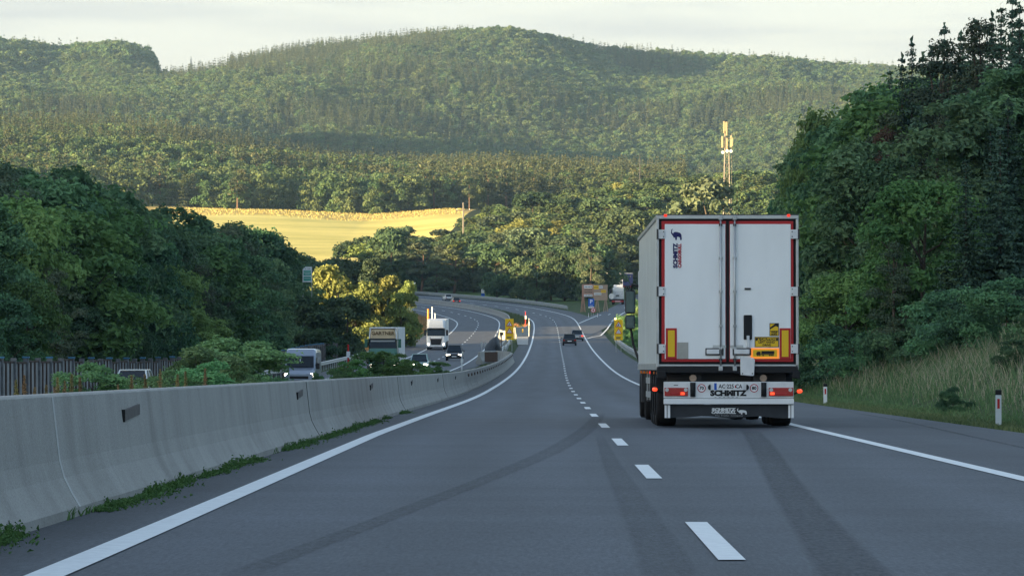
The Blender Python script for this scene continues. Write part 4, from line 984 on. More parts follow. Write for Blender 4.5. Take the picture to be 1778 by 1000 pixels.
# green motorway board above the clump
r, a, b, bo, t = simple_sign('direction_sign', 'tall white and green motorway direction sign between the dark wood and the sunlit clump', 'direction sign', 533.5, 476, 525.5, 541.5, 463.5, 490, M['white'], posts=(-.5, .5))
hh = t - bo
for f0, f1 in [(.44, .76), (.10, .36)]:
    mb = MB(); mb.box(a + .1, b - .1, -.042, -.031, bo + hh * f0, bo + hh * f1); mb.build('green_field', M['green'], r)
mb = MB(); mb.box(-.26, -.18, -.036, -.031, bo + hh * .85, bo + hh * .90); mb.box(-.05, .02, -.036, -.031, bo + hh * .86, bo + hh * .90); mb.box(.12, .34, -.036, -.031, bo + hh * .86, bo + hh * .89); mb.build('text_line', M['darkgrey'], r)
mb = MB()
for zc_, wd in [(.64, .42), (.53, .30), (.24, .36)]: mb.box(-wd, wd, -.05, -.043, bo + hh * (zc_ - .018), bo + hh * (zc_ + .018))
mb.build('text_line', M['white'], r)
# small yellow sign outside the bend
r, a, b, bo, t = simple_sign('speed_sign', 'small orange-yellow sign on the grass outside the bend', 'sign', 900, 985, 895.5, 904.5, 503, 516, M['yellow'])
hh = t - bo; mb = MB(); mb.box(a + .2, b - .2, -.05, -.031, bo + .1 * hh, bo + .42 * hh); mb.build('white_plate', M['white'], r)
mb = MB(); mb.box(-.28, -.14, -.05, -.031, bo + .5 * hh, bo + .9 * hh); mb.box(.08, .2, -.05, -.031, bo + .5 * hh, bo + .75 * hh); mb.build('mark', M['red'], r)
r, a, b, bo, t = simple_sign('distance_marker', 'small white kilometre plate on a blue base outside the bend', 'marker', 838.5, 1010, 835.5, 841.5, 502, 509, M['white'], posts=(0,))
mb = MB(); mb.box(a, b, -.04, .02, .4, bo - .02); mb.build('base', M['blue'], r)
mb = MB(); mb.box(-.05, .30, -.04, -.031, bo + (t - bo) * .66, bo + (t - bo) * .74); mb.box(-.05, .05, -.04, -.031, bo + (t - bo) * .3, bo + (t - bo) * .66); mb.build('mark', M['steel'], r)
simple_sign('white_plate_sign', 'small white plate on a post above the grass just right of the sunlit clump', 'marker', 719, 1010, 716.5, 721.5, 490.5, 499, M['white'])
# wooden hoardings
def hoarding(xp, d, x0, x1, y0, y1, plates, label, legs, m):
    X = PX(xp, d); g = H(X, d) ; r = empty('hoarding', (X, d, g), label=label, cat='hoarding')
    a, b = PX(x0, d) - X, PX(x1, d) - X; t, bo = PZ(y0, d) - g, PZ(y1, d) - g
    mb = MB(); mb.box(a, b, -.08, .08, bo, t); mb.build('board', m, r)
    for i in range(3):
        mb = MB(); zz = bo + (t - bo) * (i + .5) / 3; mb.box(a, b, .082, .14, zz - .05, zz + .05); mb.build('batten', m, r)
    for (p0, p1, q0, q1, mm) in plates:
        mb = MB(); mb.box(PX(p0, d) - X, PX(p1, d) - X, -.11, -.081, PZ(q1, d) - g, PZ(q0, d) - g); pl = mb.build('plate', M[mm], r)
        zt = (PZ(q1, d) + PZ(q0, d)) / 2 - g; w_ = PX(p1, d) - PX(p0, d); h_ = PZ(q0, d) - PZ(q1, d)
        mb = MB()
        for i in range(5): mb.box(PX(p0, d) - X + w_ * (.08 + .18 * i), PX(p0, d) - X + w_ * (.08 + .18 * i + .12), -.125, -.111, zt - h_ * .18, zt + h_ * .18)
        mb.build('text_line', M['darkgrey'] if mm != 'white' or 1 else M['wood'], pl)
    for lx in legs:
        for s in (-1, 1):
            mb = MB(); mb.tube([(lx + s * .45, .1, -.3), (lx + s * .08, .12, bo + .4)], .10, 6); mb.build('leg', m, r)
        mb = MB(); mb.tube([(lx, 1.6, -.3), (lx, .16, bo + .6)], .09, 6); mb.build('brace', m, r)
M['wood2'] = mat('reddish_board', (.44, .24, .18), .8, var=.15, scale=3)
hoarding(1021, 846, 1010.5, 1031.5, 493.5, 515.5, [(1014, 1028.5, 495.5, 500.5, 'white'), (1014, 1028.5, 501.7, 504.5, 'wood'), (1014, 1028.5, 505.5, 509, 'wood'), (1014, 1028.5, 511, 515, 'white')], 'reddish wooden hoarding with white lines beside the slip road, left of the plain one', (-1.0,), M['wood2'])
hoarding(1043, 843, 1030.5, 1055, 494.5, 521.5, [(1030.8, 1039.5, 496, 502, 'yellow'), (1039.8, 1046.5, 496.5, 500.5, 'white'), (1043.5, 1052, 503.5, 508, 'yellow'), (1031.5, 1044, 508.5, 512, 'white')], 'brown wooden hoarding with yellow and white plates beside the slip road', (-.7, 1.0), M['wood'])
r, a, b, bo, t = simple_sign('parking_sign', 'blue square parking sign with a white P in front of the hoardings', 'parking sign', 1026.5, 800, 1021.5, 1031.8, 518.5, 532, M['blue'])
text_mesh('lettering', 'P', 1.0, M['white'], r, wallM(0, -.036, (bo + t) / 2 + .15), bold=.03)
mb = MB(); mb.box(-.3, .3, -.05, -.031, bo + .12, bo + .2); mb.build('arrow', M['white'], r)
mb = MB(); mb.box(a, b, -.03, 0, bo - .3, bo - .05); mb.build('plate', M['white'], r)
X = PX(1030, 775); g = H(X, 775); r = empty('round_sign', (X, 775, g), label='small round red and white sign under the parking sign', cat='sign')
zc_ = PZ(538.5, 775) - g
mb = MB(); mb.cyl((0, 0, zc_), (0, -.03, zc_), .47, n=24); mb.build('disc', M['red'], r); mb = MB(); mb.cyl((0, -.031, zc_), (0, -.04, zc_), .33, n=24); mb.build('field', M['white'], r)
mb = MB(); mb.prism([(-.2, zc_), (0, zc_ + .28), (.2, zc_), (0, zc_ - .28)], 1, -.05, -.041); mb.build('arrow', M['red'], r); mb = MB(); mb.cyl((0, .05, -.3), (0, .05, zc_), .04); mb.build('post', M['steel'], r)

def delineator(X, Y, h, label, rot=0, group=None):
    r = empty('delineator_post', (X, Y, H(X, Y)), (0, 0, rot), label, 'delineator post', group)
    w, dp = .065, .05
    pr = [(-w, -dp), (w, -dp), (w * .75, dp), (-w * .75, dp)]
    mb = MB(); mb.prism(pr, 2, -.3, h * .86); mb.build('body', M['white'], r, bevel=.01)
    pr2 = [(x * 1.06, y * 1.06) for x, y in pr]
    mb = MB(); mb.prism(pr2, 2, h * .862, h); mb.build('cap', M['black'], r, bevel=.01)
    mb = MB(); mb.box(-.025, .025, -dp - .008, -dp - .001, h * .50, h * .76); mb.build('reflector', M['red'], r)
    return r
delineator(PX(1733.5, 88), 88, .78, 'white delineator post with black cap nearest the camera on the right verge')
delineator(PX(1433, 143), 143, .70, 'white delineator post with black cap beside the trailer, second along the right verge')
for x, d, lab in [(1022, 790, 'small white marker post left of the parking sign foot'), (1037.5, 790, 'small white marker post right of the round sign')]:
    delineator(PX(x, d), d, 1.0, lab)
# orange and white posts left of the oncoming lanes, behind the white lorry
for x, d, y0, y1, m1, lab in [(743.5, 640, 536.5, 552, 'orange', 'thick orange marker post beside the white lorry'), (750.5, 645, 533, 550, 'white', 'tall pale marker post with orange band beside the orange one'), (755.5, 640, 544, 551.5, 'white', 'short yellowish-white marker post right of the tall one')]:
    X = PX(x, d); g = H(X, d); zt = PZ(y0, d) - g; r = empty('marker_post', (X, d, g), label=lab, cat='marker post')
    mb = MB(); mb.cyl((0, 0, -.3), (0, 0, zt), .15 if m1 == 'orange' else .085, n=10); mb.build('pole', M[m1], r, smooth=False)
    mb = MB(); mb.cyl((0, 0, zt * .45), (0, 0, zt * .62), .175 if m1 == 'orange' else .12, n=10); mb.build('band', M['white'] if m1 == 'orange' else M['orange'], r)
def redpost(x, d, y0, hw, lab, m='red'):
    X = PX(x, d); g = H(X, d); zt = PZ(y0, d) - g; r = empty('marker_post', (X, d, g), label=lab, cat='marker post')
    mb = MB(); mb.cyl((0, 0, -.3), (0, 0, zt), hw, hw * .6, n=8); mb.build('pole', M[m], r)
    mb = MB(); mb.box(-hw * 1.3, hw * 1.6, -hw - .04, -hw - .01, zt * .62, zt * .80); mb.build('plate', M['white'], r); return r
redpost(604.5, 330, 598, .10, 'slender red pole with a white plate among the bushes beside the oncoming lanes')
redpost(918.5, 632, 552.5, .055, 'thin white and red pole at the right end of the median island', 'white')
redpost(912.5, 680, 541, .08, 'thin red pole on the weedy median island')
r = redpost(802, 345, 615, .07, 'short white post behind the median bushes in front of the dark car', 'white')
# small box sign in the median, and the white clip panels
for x, d, y0, y1, w_, lab in [(839.5, 452, 594, 602, .30, 'pair of small grey reflector panels on the median crossing'), (866.5, 455, 578, 586, .28, 'pair of small pale reflector panels left of the yellow median sign')]:
    X = PX(x, d); g = H(X, d); r = empty('reflector_panel', (X, d, g), label=lab, cat='reflector panel')
    zt, zb = PZ(y0, d) - g, PZ(y1, d) - g
    for s in (-1, 1):
        mb = MB(); mb.box(s * .2 - .09, s * .2 + .09, -.03, 0, zb, zt); mb.build('panel', M['steel'], r)
        mb = MB(); mb.cyl((s * .2, .03, -.3), (s * .2, .03, zt * .95), .025, n=6); mb.build('post', M['steel'], r)
X = PX(871, 440); g = H(X, 440); r = empty('lamp_box', (X, 440, g), label='dark box on a thin pole in front of the yellow median sign', cat='signal box'); zt = PZ(577, 440) - g
mb = MB(); mb.box(-.2, .2, -.15, .15, zt - .3, zt); mb.build('box', M['darkgrey'], r, bevel=.02); mb = MB(); mb.cyl((0, 0, -.3), (0, 0, zt - .3), .04, n=8); mb.build('pole', M['darkgrey'], r)
# crossed wooden stand, and the dark tarpaulin heap
X = PX(865, 440); g = H(X, 440); r = empty('trestle', (X, 440, g), label='small light wooden trestle beside the dark tarpaulin heap', cat='trestle')
for s in (-1, 1):
    mb = MB(); mb.tube([(-s * .35, 0, PZ(604, 440) - g), (s * .35, .05, PZ(590, 440) - g)], .09, 6); mb.build('leg', M['pale_wood'] if 'pale_wood' in M else M['wood'], r)
def heap():
    rs = np.random.RandomState(2); cx, cy_ = PX(853, 425), 425; g = float(surf(-7, 425)); n = 26; V = []; 
    zt = PZ(583, 425) - g
    for i in range(9):
        t = i / 8; rr = (1 - t) ** .6
        for j in range(n):
            a = 6.283 * j / n; k = 1 + .12 * math.sin(3 * a + i) + rs.normal(0, .03)
            V.append((cx + math.cos(a) * 1.05 * rr * k + .5 * t, cy_ + math.sin(a) * 2.2 * rr * k, g + .3 + (zt - .3) * t ** .9))
    Fc = [(i * n + j, i * n + (j + 1) % n, (i + 1) * n + (j + 1) % n, (i + 1) * n + j) for i in range(8) for j in range(n)] + [tuple(8 * n + j for j in range(n))]
    o = mesh_obj('tarpaulin_heap', V, Fc, M['tarp'], smooth=True); tag(o, 'dark grey tarpaulin-covered heap behind the short barrier in the median', 'covered heap')
M['tarp'] = mat('tarpaulin', (.04, .045, .05), .6, var=.3, scale=2, bump=.6, bscale=2)
heap()
# utility pole at the field edge and radio mast
X = PX(804.5, 1330); g = H(X, 1330); r = empty('power_pole', (X, 1330, g), label='power pole with a crossarm at the corner of the yellow field', cat='power pole'); zt = PZ(352, 1330) - g
mb = MB(); mb.cyl((0, 0, -.5), (0, 0, zt), .30, .22, 8); mb.build('pole', mat('pole_wood', (.20, .18, .16), .9), r); mb = MB(); mb.box(-2.4, 2.4, -.12, .12, zt - 2.6, zt - 2.3); mb.build('crossarm', M['darkgrey'], r)
for s in (-2.0, 2.0):
    mb = MB(); mb.cyl((s, 0, zt - 2.3), (s, 0, zt - 1.9), .1, .06, 6); mb.build('insulator', M['white'], r)
def mast():
    d = 1180; X = PX(1262, d); g = H(X, d); r = empty('radio_mast', (X, d, g), label='lattice radio mast with antenna panels and white dishes rising above the trees', cat='radio mast')
    Z = lambda y: PZ(y, d) - g
    sm = mat('mast_steel', (.22, .20, .17), .6, metal=.3)
    zt = Z(262); mb = MB(); wd = .85
    cs = [(-wd, -wd), (wd, -wd), (wd, wd), (-wd, wd)]
    tp = lambda z: 1.45 - .75 * z / zt
    for cx_, cy_ in cs: mb.tube([(cx_ * tp(0), cy_ * tp(0), -.5), (cx_ * tp(zt), cy_ * tp(zt), zt)], .13, 5)
    n = 12
    for i in range(n):
        z0, z1 = zt * i / n, zt * (i + 1) / n
        for j in range(4):
            a, b = cs[j], cs[(j + 1) % 4]
            mb.tube([(a[0] * tp(z0), a[1] * tp(z0), z0), (b[0] * tp(z1), b[1] * tp(z1), z1)], .07, 4)
            mb.tube([(a[0] * tp(z1), a[1] * tp(z1), z1), (b[0] * tp(z1), b[1] * tp(z1), z1)], .06, 4)
    mb.build('lattice', sm, r)
    mb = MB(); mb.cyl((1.35, 0, 2), (1.35, 0, Z(232)), .07, n=6); mb.build('ladder', sm, r)
    mb = MB(); mb.cyl((-.5, 0, Z(262)), (-.5, 0, Z(214)), .22, n=8); mb.build('top_pole', sm, r)
    am = mat('antenna', (.40, .33, .20), .5)
    for dx, y0, y1, w_ in [(-.85, 211, 232, .20), (-.1, 212, 236, .22), (-.5, 213, 228, .18), (-1.3, 237, 257, .26), (1.15, 236, 256, .26), (1.5, 240, 254, .18), (.0, 240, 262, .22)]:
        mb = MB(); mb.box(dx - w_, dx + w_, -.35 - .1 * abs(dx), -.1, Z(y1), Z(y0)); mb.build('antenna_panel', am, r, bevel=.03)
    mb = MB()
    for y in (240, 256): mb.box(-1.5, 1.6, -.06, .06, Z(y) - .08, Z(y) + .08); mb.box(-.06, .06, -1.2, 1.2, Z(y) - .08, Z(y) + .08)
    mb.build('crossarm', sm, r)
    for dx, y in [(-1.2, 265), (.0, 263), (1.1, 263)]:
        mb = MB(); mb.cyl((dx, -.9, Z(y)), (dx, -.55, Z(y)), .45, .38, 16); mb.build('dish', M['white'], r)
mast()
X = PX(1111, 1750); r = empty('small_mast', (X, 1750, H(X, 1750)), label='thin distant mast just above the trees left of the radio mast', cat='mast'); zt = PZ(268, 1750) - r.location.z
mb = MB(); mb.tube([(0, 0, 0), (0, 0, zt)], [.45, .10], 6); mb.build('shaft', M['darkgrey'], r)

# ------------------------------------------------------------ ground vegetation
def blades(name, P, hgt, wid, lean, m, label, cat, rs, seg=2, head=False):
    """stuff: many thin curved blades"""
    n = len(P); a = rs.rand(n) * 6.283; dx, dy = np.cos(a), np.sin(a); h = hgt * (.6 + .6 * rs.rand(n)) if np.ndim(hgt) == 0 else hgt
    ln = lean * h * (.4 + rs.rand(n)); w_ = wid * (.7 + .6 * rs.rand(n)); b = rs.rand(n) * 6.283; px_, py_ = np.cos(b), np.sin(b)
    pts = []
    for t, ww in ((0, 1), (.55, .8), (1, .12)):
        cx_ = P[:, 0] + dx * ln * t * t; cy_ = P[:, 1] + dy * ln * t * t; cz = P[:, 2] + h * (t - .15 * t * t)
        for s in (-1, 1): pts.append(np.stack([cx_ + s * px_ * w_ * ww, cy_ + s * py_ * w_ * ww, cz], 1))
    if head:
        for t, ww in ((.78, 2.2), (.9, 2.6), (1.0, .3)): pass
    V = np.stack(pts, 1).reshape(-1, 3); k = np.arange(n)[:, None] * 6
    Fq = np.concatenate([k + np.array([0, 1, 3, 2]), k + np.array([2, 3, 5, 4])])
    o = mesh_obj(name, V, Fq, m, tone=np.repeat(rs.rand(n), 6)); return tag(o, label, cat, kind='stuff')
def verge_grass():
    rs = np.random.RandomState(12)
    # tall dry grass on the right bank
    n = 60000; Y = 62 + (300 - 62) * rs.rand(n) ** 1.1; u = 8.9 + 13 * rs.rand(n) ** 1.2
    X = xc(Y) + u; cl = vnoise(X * .5, Y * .22); k = (cl + .35 * rs.normal(0, 1, n) > -.35) & (X * 7300 / Y < 930); X, Y, u = X[k], Y[k], u[k]
    Z = ht(X, Y); h = (.25 + .75 * ss(9.6, 11.8, u)) * (.5 + .6 * rs.rand(len(X))) * (1 - .4 * ss(15, 22, u))
    dry = (rs.rand(len(X)) < .38 * ss(9.8, 11.5, u) + .1 * 0) 
    P = np.stack([X, Y, Z - .03], 1)
    blades('tall_grass', P[dry], h[dry] * 1.05, .009, .45, M['straw'], 'pale dry seeding grass on the right bank', 'grass', rs)
    blades('tall_grass', P[~dry], h[~dry] * .85, .013, .5, M['grassblade'], 'green grass on the right verge and bank', 'grass', rs)
    n = 26000; Y = 60 + 240 * rs.rand(n) ** 1.2; u = 7.35 + 2.4 * rs.rand(n); X = xc(Y) + u; P = np.stack([X, Y, ht(X, Y) - .02], 1)
    blades('short_grass', P, .12, .012, .6, M['grassblade'], 'short green grass along the edge of the right shoulder', 'grass', rs)
    # weeds at the foot of the safety wall
    n = 20000; Y = 18 + 90 * rs.rand(n) ** 1.4; cl = vnoise(Y * .45, Y * 0 + 3) + .3 * vnoise(Y * 2.1, Y * 0 + 7); k = (cl > -.6 + .6 * ss(34, 60, Y)); Y = Y[k]; n = len(Y)
    u = np.array([UB(y) for y in Y]) + .30 + np.abs(rs.normal(0, 1, n)) * (.045 + .06 * rs.rand(n) * (1 + vnoise(Y * 1.3, Y * 0 + 2))); X = xc(Y) + u
    C = np.stack([X, Y, surf(u, Y) + np.abs(rs.normal(0, 1, n)) * .022 * (1.1 + vnoise(Y * 1.7, Y * 0 + 6)) + .004], 1)
    v, f = cards(C, np.tile([0, -.3, 1.], (n, 1)), rs.uniform(.012, .028, n), .5, rs, .9)
    o = mesh_obj('weeds', v, f, M['moss'], tone=np.repeat(rs.rand(n), 4)); tag(o, 'low green weeds growing along the foot of the concrete wall', 'weeds', kind='stuff')
    n = 500; Y = 22 + 60 * rs.rand(n); Y = Y[vnoise(Y * .6, Y * 0 + 5) > .1]; u = np.array([UB(y) for y in Y]) + .33; X = xc(Y) + u
    blades('weeds', np.stack([X, Y, surf(u, Y)], 1), .10, .006, .7, M['moss'], 'thin weed stalks along the foot of the concrete wall', 'weeds', rs)
    # median: ground cover behind the wall
    n = 26000; Y = 45 + 330 * rs.rand(n); u0 = co(Y) + 6.3; u = u0 + (-5.4 - u0) * rs.rand(n) ** .6; X = xc(Y) + u; k = X * 7300 / Y > -960; X, Y, u = X[k], Y[k], u[k]
    P = np.stack([X, Y, ht(X, Y) - .03], 1); hh = rs.uniform(.3, .75, len(X)) * (1 - .5 * ss(300, 380, Y))
    blades('median_grass', P, hh, .016, .5, M['grassblade'], 'rough grass filling the median behind the wall', 'grass', rs)
    # reddish dry weeds on the island
    n = 9000; Y = 662 + 120 * rs.rand(n) ** 1.2; u = -7.6 + 2.5 * rs.rand(n); k = vnoise(u * 1.3, Y * .09) + .35 * rs.rand(n) > .25; Y, u = Y[k], u[k]; n = len(Y); X = xc(Y) + u; z = surf(u, Y)
    red = leafmat('red_weed', (.22, .085, .04), (.38, .17, .08), .3, .2)
    blades('median_weeds', np.stack([X, Y, z], 1), (.35 + .9 * np.exp(-((Y - 705) / 28) ** 2) * rs.rand(n)) * (.6 + .5 * vnoise(u * 2, Y * .2)), .05, .4, red, 'rust-red dry weeds on the median island beyond the end wall', 'weeds', rs)
    n = 9000; Y = 650 + 330 * rs.rand(n); u = -7.8 + 3.2 * rs.rand(n); X = xc(Y) + u
    blades('median_weeds', np.stack([X, Y, surf(u, Y)], 1), .45 + .25 * rs.rand(n), .06, .5, M['grassblade'], 'green weeds along the median island round the bend', 'weeds', rs)
    # rough grass left of the oncoming lanes in the sun
    n = 26000; Y = 500 + 390 * rs.rand(n); u = co(Y) - 8.6 - 26 * rs.rand(n) ** 1.3; X = xc(Y) + u
    gold = leafmat('golden_grass', (.35, .22, .07), (.55, .38, .14), .4, .2)
    blades('dry_grass', np.stack([X, Y, ht(X, Y) - .05], 1), .8, .05, .5, gold, 'golden dry grass inside the bend behind the white lorry', 'grass', rs)
verge_grass()
def field_edge():
    rs = np.random.RandomState(5); n = 4500; Y = rs.uniform(1700, 1815, n); X = rs.uniform(-150, -20, n)
    k = (Y > 1712 + 25 * vnoise(X / 35, X * 0 + 2) + rs.normal(0, 3, n)); X, Y = X[k], Y[k]
    gold = leafmat('edge_grass', (.36, .26, .09), (.56, .42, .16), .3, .1)
    blades('dry_grass', np.stack([X, Y, ht(X, Y) - .1], 1), .8, .16, .5, gold, 'tufts of tall golden grass along the top edge of the field', 'grass', rs)
field_edge()
# median bushes and weeds (single plants)
for x, d, yt, key, wd, lab in [
    (160, 150, 628, 'bush0', 1.3, 'leafy green median bush in front of the noise wall at the left'), (215, 158, 655, 'bush0', .9, 'low green bush hiding the front of the pale car'), (345, 190, 600, 'bush0', 1.5, 'large bright green median bush behind the wall, left of the silver van'),
    (400, 198, 585, 'bush0', 1.5, 'tallest bright green median bush just left of the silver van'), (440, 205, 605, 'bush0', 1.2, 'bright green median bush touching the silver van'), (300, 180, 640, 'bush0', 1.2, 'low green median bush at the left end of the big group'),
    (370, 175, 625, 'bush0', 1.4, 'rounded front bush of the big green group in the median'), (640, 262, 608, 'bush1', 1.5, 'dark green median bush in front of the tan-topped lorry'), (675, 275, 612, 'bush1', 1.4, 'dark green median bush right of the one before the lorry'), (612, 258, 622, 'bush1', 1.2, 'dark green median bush beside the red pole'),
    (710, 290, 622, 'bush1', 1.2, 'low dark median bush left of the teal car'), (760, 305, 626, 'bush1', 1.3, 'last dark green median bush before the crossing'), (735, 300, 634, 'bush1', 1.0, 'small dark bush in front of the teal car'), (580, 245, 640, 'bush0', .9, 'small light bush right of the silver van'), (548, 238, 645, 'bush0', .7, 'small light shrub in front of the silver van')]:
    X = PX(x, d); tree(key, X, d, topline(x, d, yt), wd, 'bush', lab, 'bush')
def dock(x, d, yt, k):
    """brown seeding dock stalk"""
    rs = np.random.RandomState(k); X = PX(x, d); g = H(X, d); zt = PZ(yt, d) - g; C = []
    r = empty('dock_plant', (X, d, g), label='brown seeding dock stalk standing behind the concrete wall', cat='wild plant', group='brown dock stalks in the median')
    mb = MB(); mb.tube([(0, 0, -.1), (.02, 0, zt * .5), (.05 * (k % 3 - 1), 0, zt)], [.012, .01, .006], 5); mb.build('stem', M['wood'], r)
    n = 420; t = rs.rand(n); C = np.stack([rs.normal(0, .055, n) * (1.1 - t), rs.normal(0, .055, n) * (1.1 - t), zt * (.35 + .65 * t)], 1)
    v, f = cards(C, rs.normal(0, 1, (n, 3)), rs.uniform(.02, .042, n), .7, rs); q = mesh_obj('seed_head', v, f, DOCK, tone=np.repeat(rs.rand(n), 4), parent=r)
DOCK = leafmat('dock_seed', (.22, .16, .07), (.42, .32, .14), .2, .2)
for k, (x, d, yt) in enumerate([(28, 118, 660), (42, 120, 652), (80, 122, 668), (100, 125, 655), (112, 125, 662), (124, 126, 650), (139, 128, 655), (205, 132, 668), (228, 134, 652), (252, 136, 650), (278, 138, 640), (308, 140, 650), (322, 140, 645), (356, 142, 640), (60, 121, 672), (95, 124, 672)]): dock(x, d, yt, k)
# ------------------------------------------------------------ vehicles
M['tyre'] = mat('tyre', (.014, .014, .015), .85, var=.3, scale=8)
M['rim'] = mat('wheel_rim', (.30, .31, .32), .4, metal=.7)
M['glass'] = mat('window_glass', (.010, .018, .026), .10, spec=.3)
M['trailer_white'] = mat('trailer_white', (.84, .87, .88), .42, var=.07, scale=1.3, coat=.15, detail=9, stretch=(1, 1, .35))
M['dirty_white'] = mat('dirty_white', (.58, .60, .61), .5, col2=(.76, .78, .79), scale=2.5, detail=6)
M['side_white'] = mat('ribbed_side_white', (.64, .68, .69), .28, metal=.2, var=.08, scale=1)
M['alu'] = mat('aluminium', (.46, .48, .49), .38, metal=.7, var=.12, scale=4)
M['tape_red'] = mat('reflective_red', (.42, .02, .025), .4)
M['tape_yellow'] = mat('reflective_yellow', (.78, .50, .02), .4)
M['rubber'] = mat('rubber_black', (.012, .013, .015), .7)
M['lamp_red'] = mat('tail_lamp', (.35, .01, .012), .2, spec=.6)
M['lamp_on'] = mat('tail_lamp_lit', (.8, .05, .02), .3, emit=(1, .02, .01, .3))
M['lamp_hot'] = mat('lamp_orange_lit', (.85, .10, .03), .3, emit=(1, .06, .02, .35))
M['lamp_clear'] = mat('lamp_clear', (.5, .5, .5), .15, spec=.7)
M['head'] = mat('headlamp_lit', (1, 1, .9), .2, emit=(1, .88, .68, 4))
M['navy'] = mat('navy_print', (.015, .018, .11), .5)
M['redprint'] = mat('red_print', (.42, .012, .03), .5)
M['beige'] = mat('beige_patch', (.36, .36, .33), .6, var=.1, scale=4)
M['border_glow'] = mat('orange_glow_border', (.85, .28, .04), .4, emit=(1, .28, .03, .12))  # weak emission makes the plate border glow; it is no lamp
def wheel(parent, x, y, r, w, name='wheel', rim=True):
    mb = MB(); prof = [(-w / 2, r * .62), (-w / 2, r * .9), (-w * .42, r * .985), (-w * .1, r), (w * .1, r), (w * .42, r * .985), (w / 2, r * .9), (w / 2, r * .62)]
    n = 28; V = []; 
    for k in range(n):
        a = 6.283185 * k / n
        for px_, pr in prof: V.append((x + px_, y + pr * math.cos(a), r + pr * math.sin(a)))
    m = len(prof); F_ = [(k * m + j, ((k + 1) % n) * m + j, ((k + 1) % n) * m + j + 1, k * m + j + 1) for k in range(n) for j in range(m - 1)]
    mb.add(V, F_); o = mb.build(name, M['tyre'], parent, smooth=True)
    mb = MB(); mb.cyl((x - w * .36, y, r), (x + w * .36, y, r), r * .63, n=20); mb.cyl((x - w * .46, y, r), (x + w * .46, y, r), r * .2, n=10); mb.build('rim', M['rim'], o)
    return o
ELE = [(0, .55), (.02, .80), (.10, .92), (.16, .86), (.10, .80), (.10, .62), (.18, .50), (.26, .62), (.42, .66), (.62, .64), (.85, .58), (.97, .42), (1.0, .10), (.98, .0), (.84, .0), (.84, .18), (.70, .26), (.56, .26), (.54, .0), (.40, .0), (.38, .22), (.26, .18), (.20, .30), (.10, .42)]
def elephant(x0, z0, w, h, y, m, parent, flip=False):
    mb = MB(); pts = [(x0 + (1 - p[0] if flip else p[0]) * w, z0 + p[1] * h) for p in ELE]
    mb.prism(pts, 1, y - .004, y); return mb.build('emblem', m, parent)

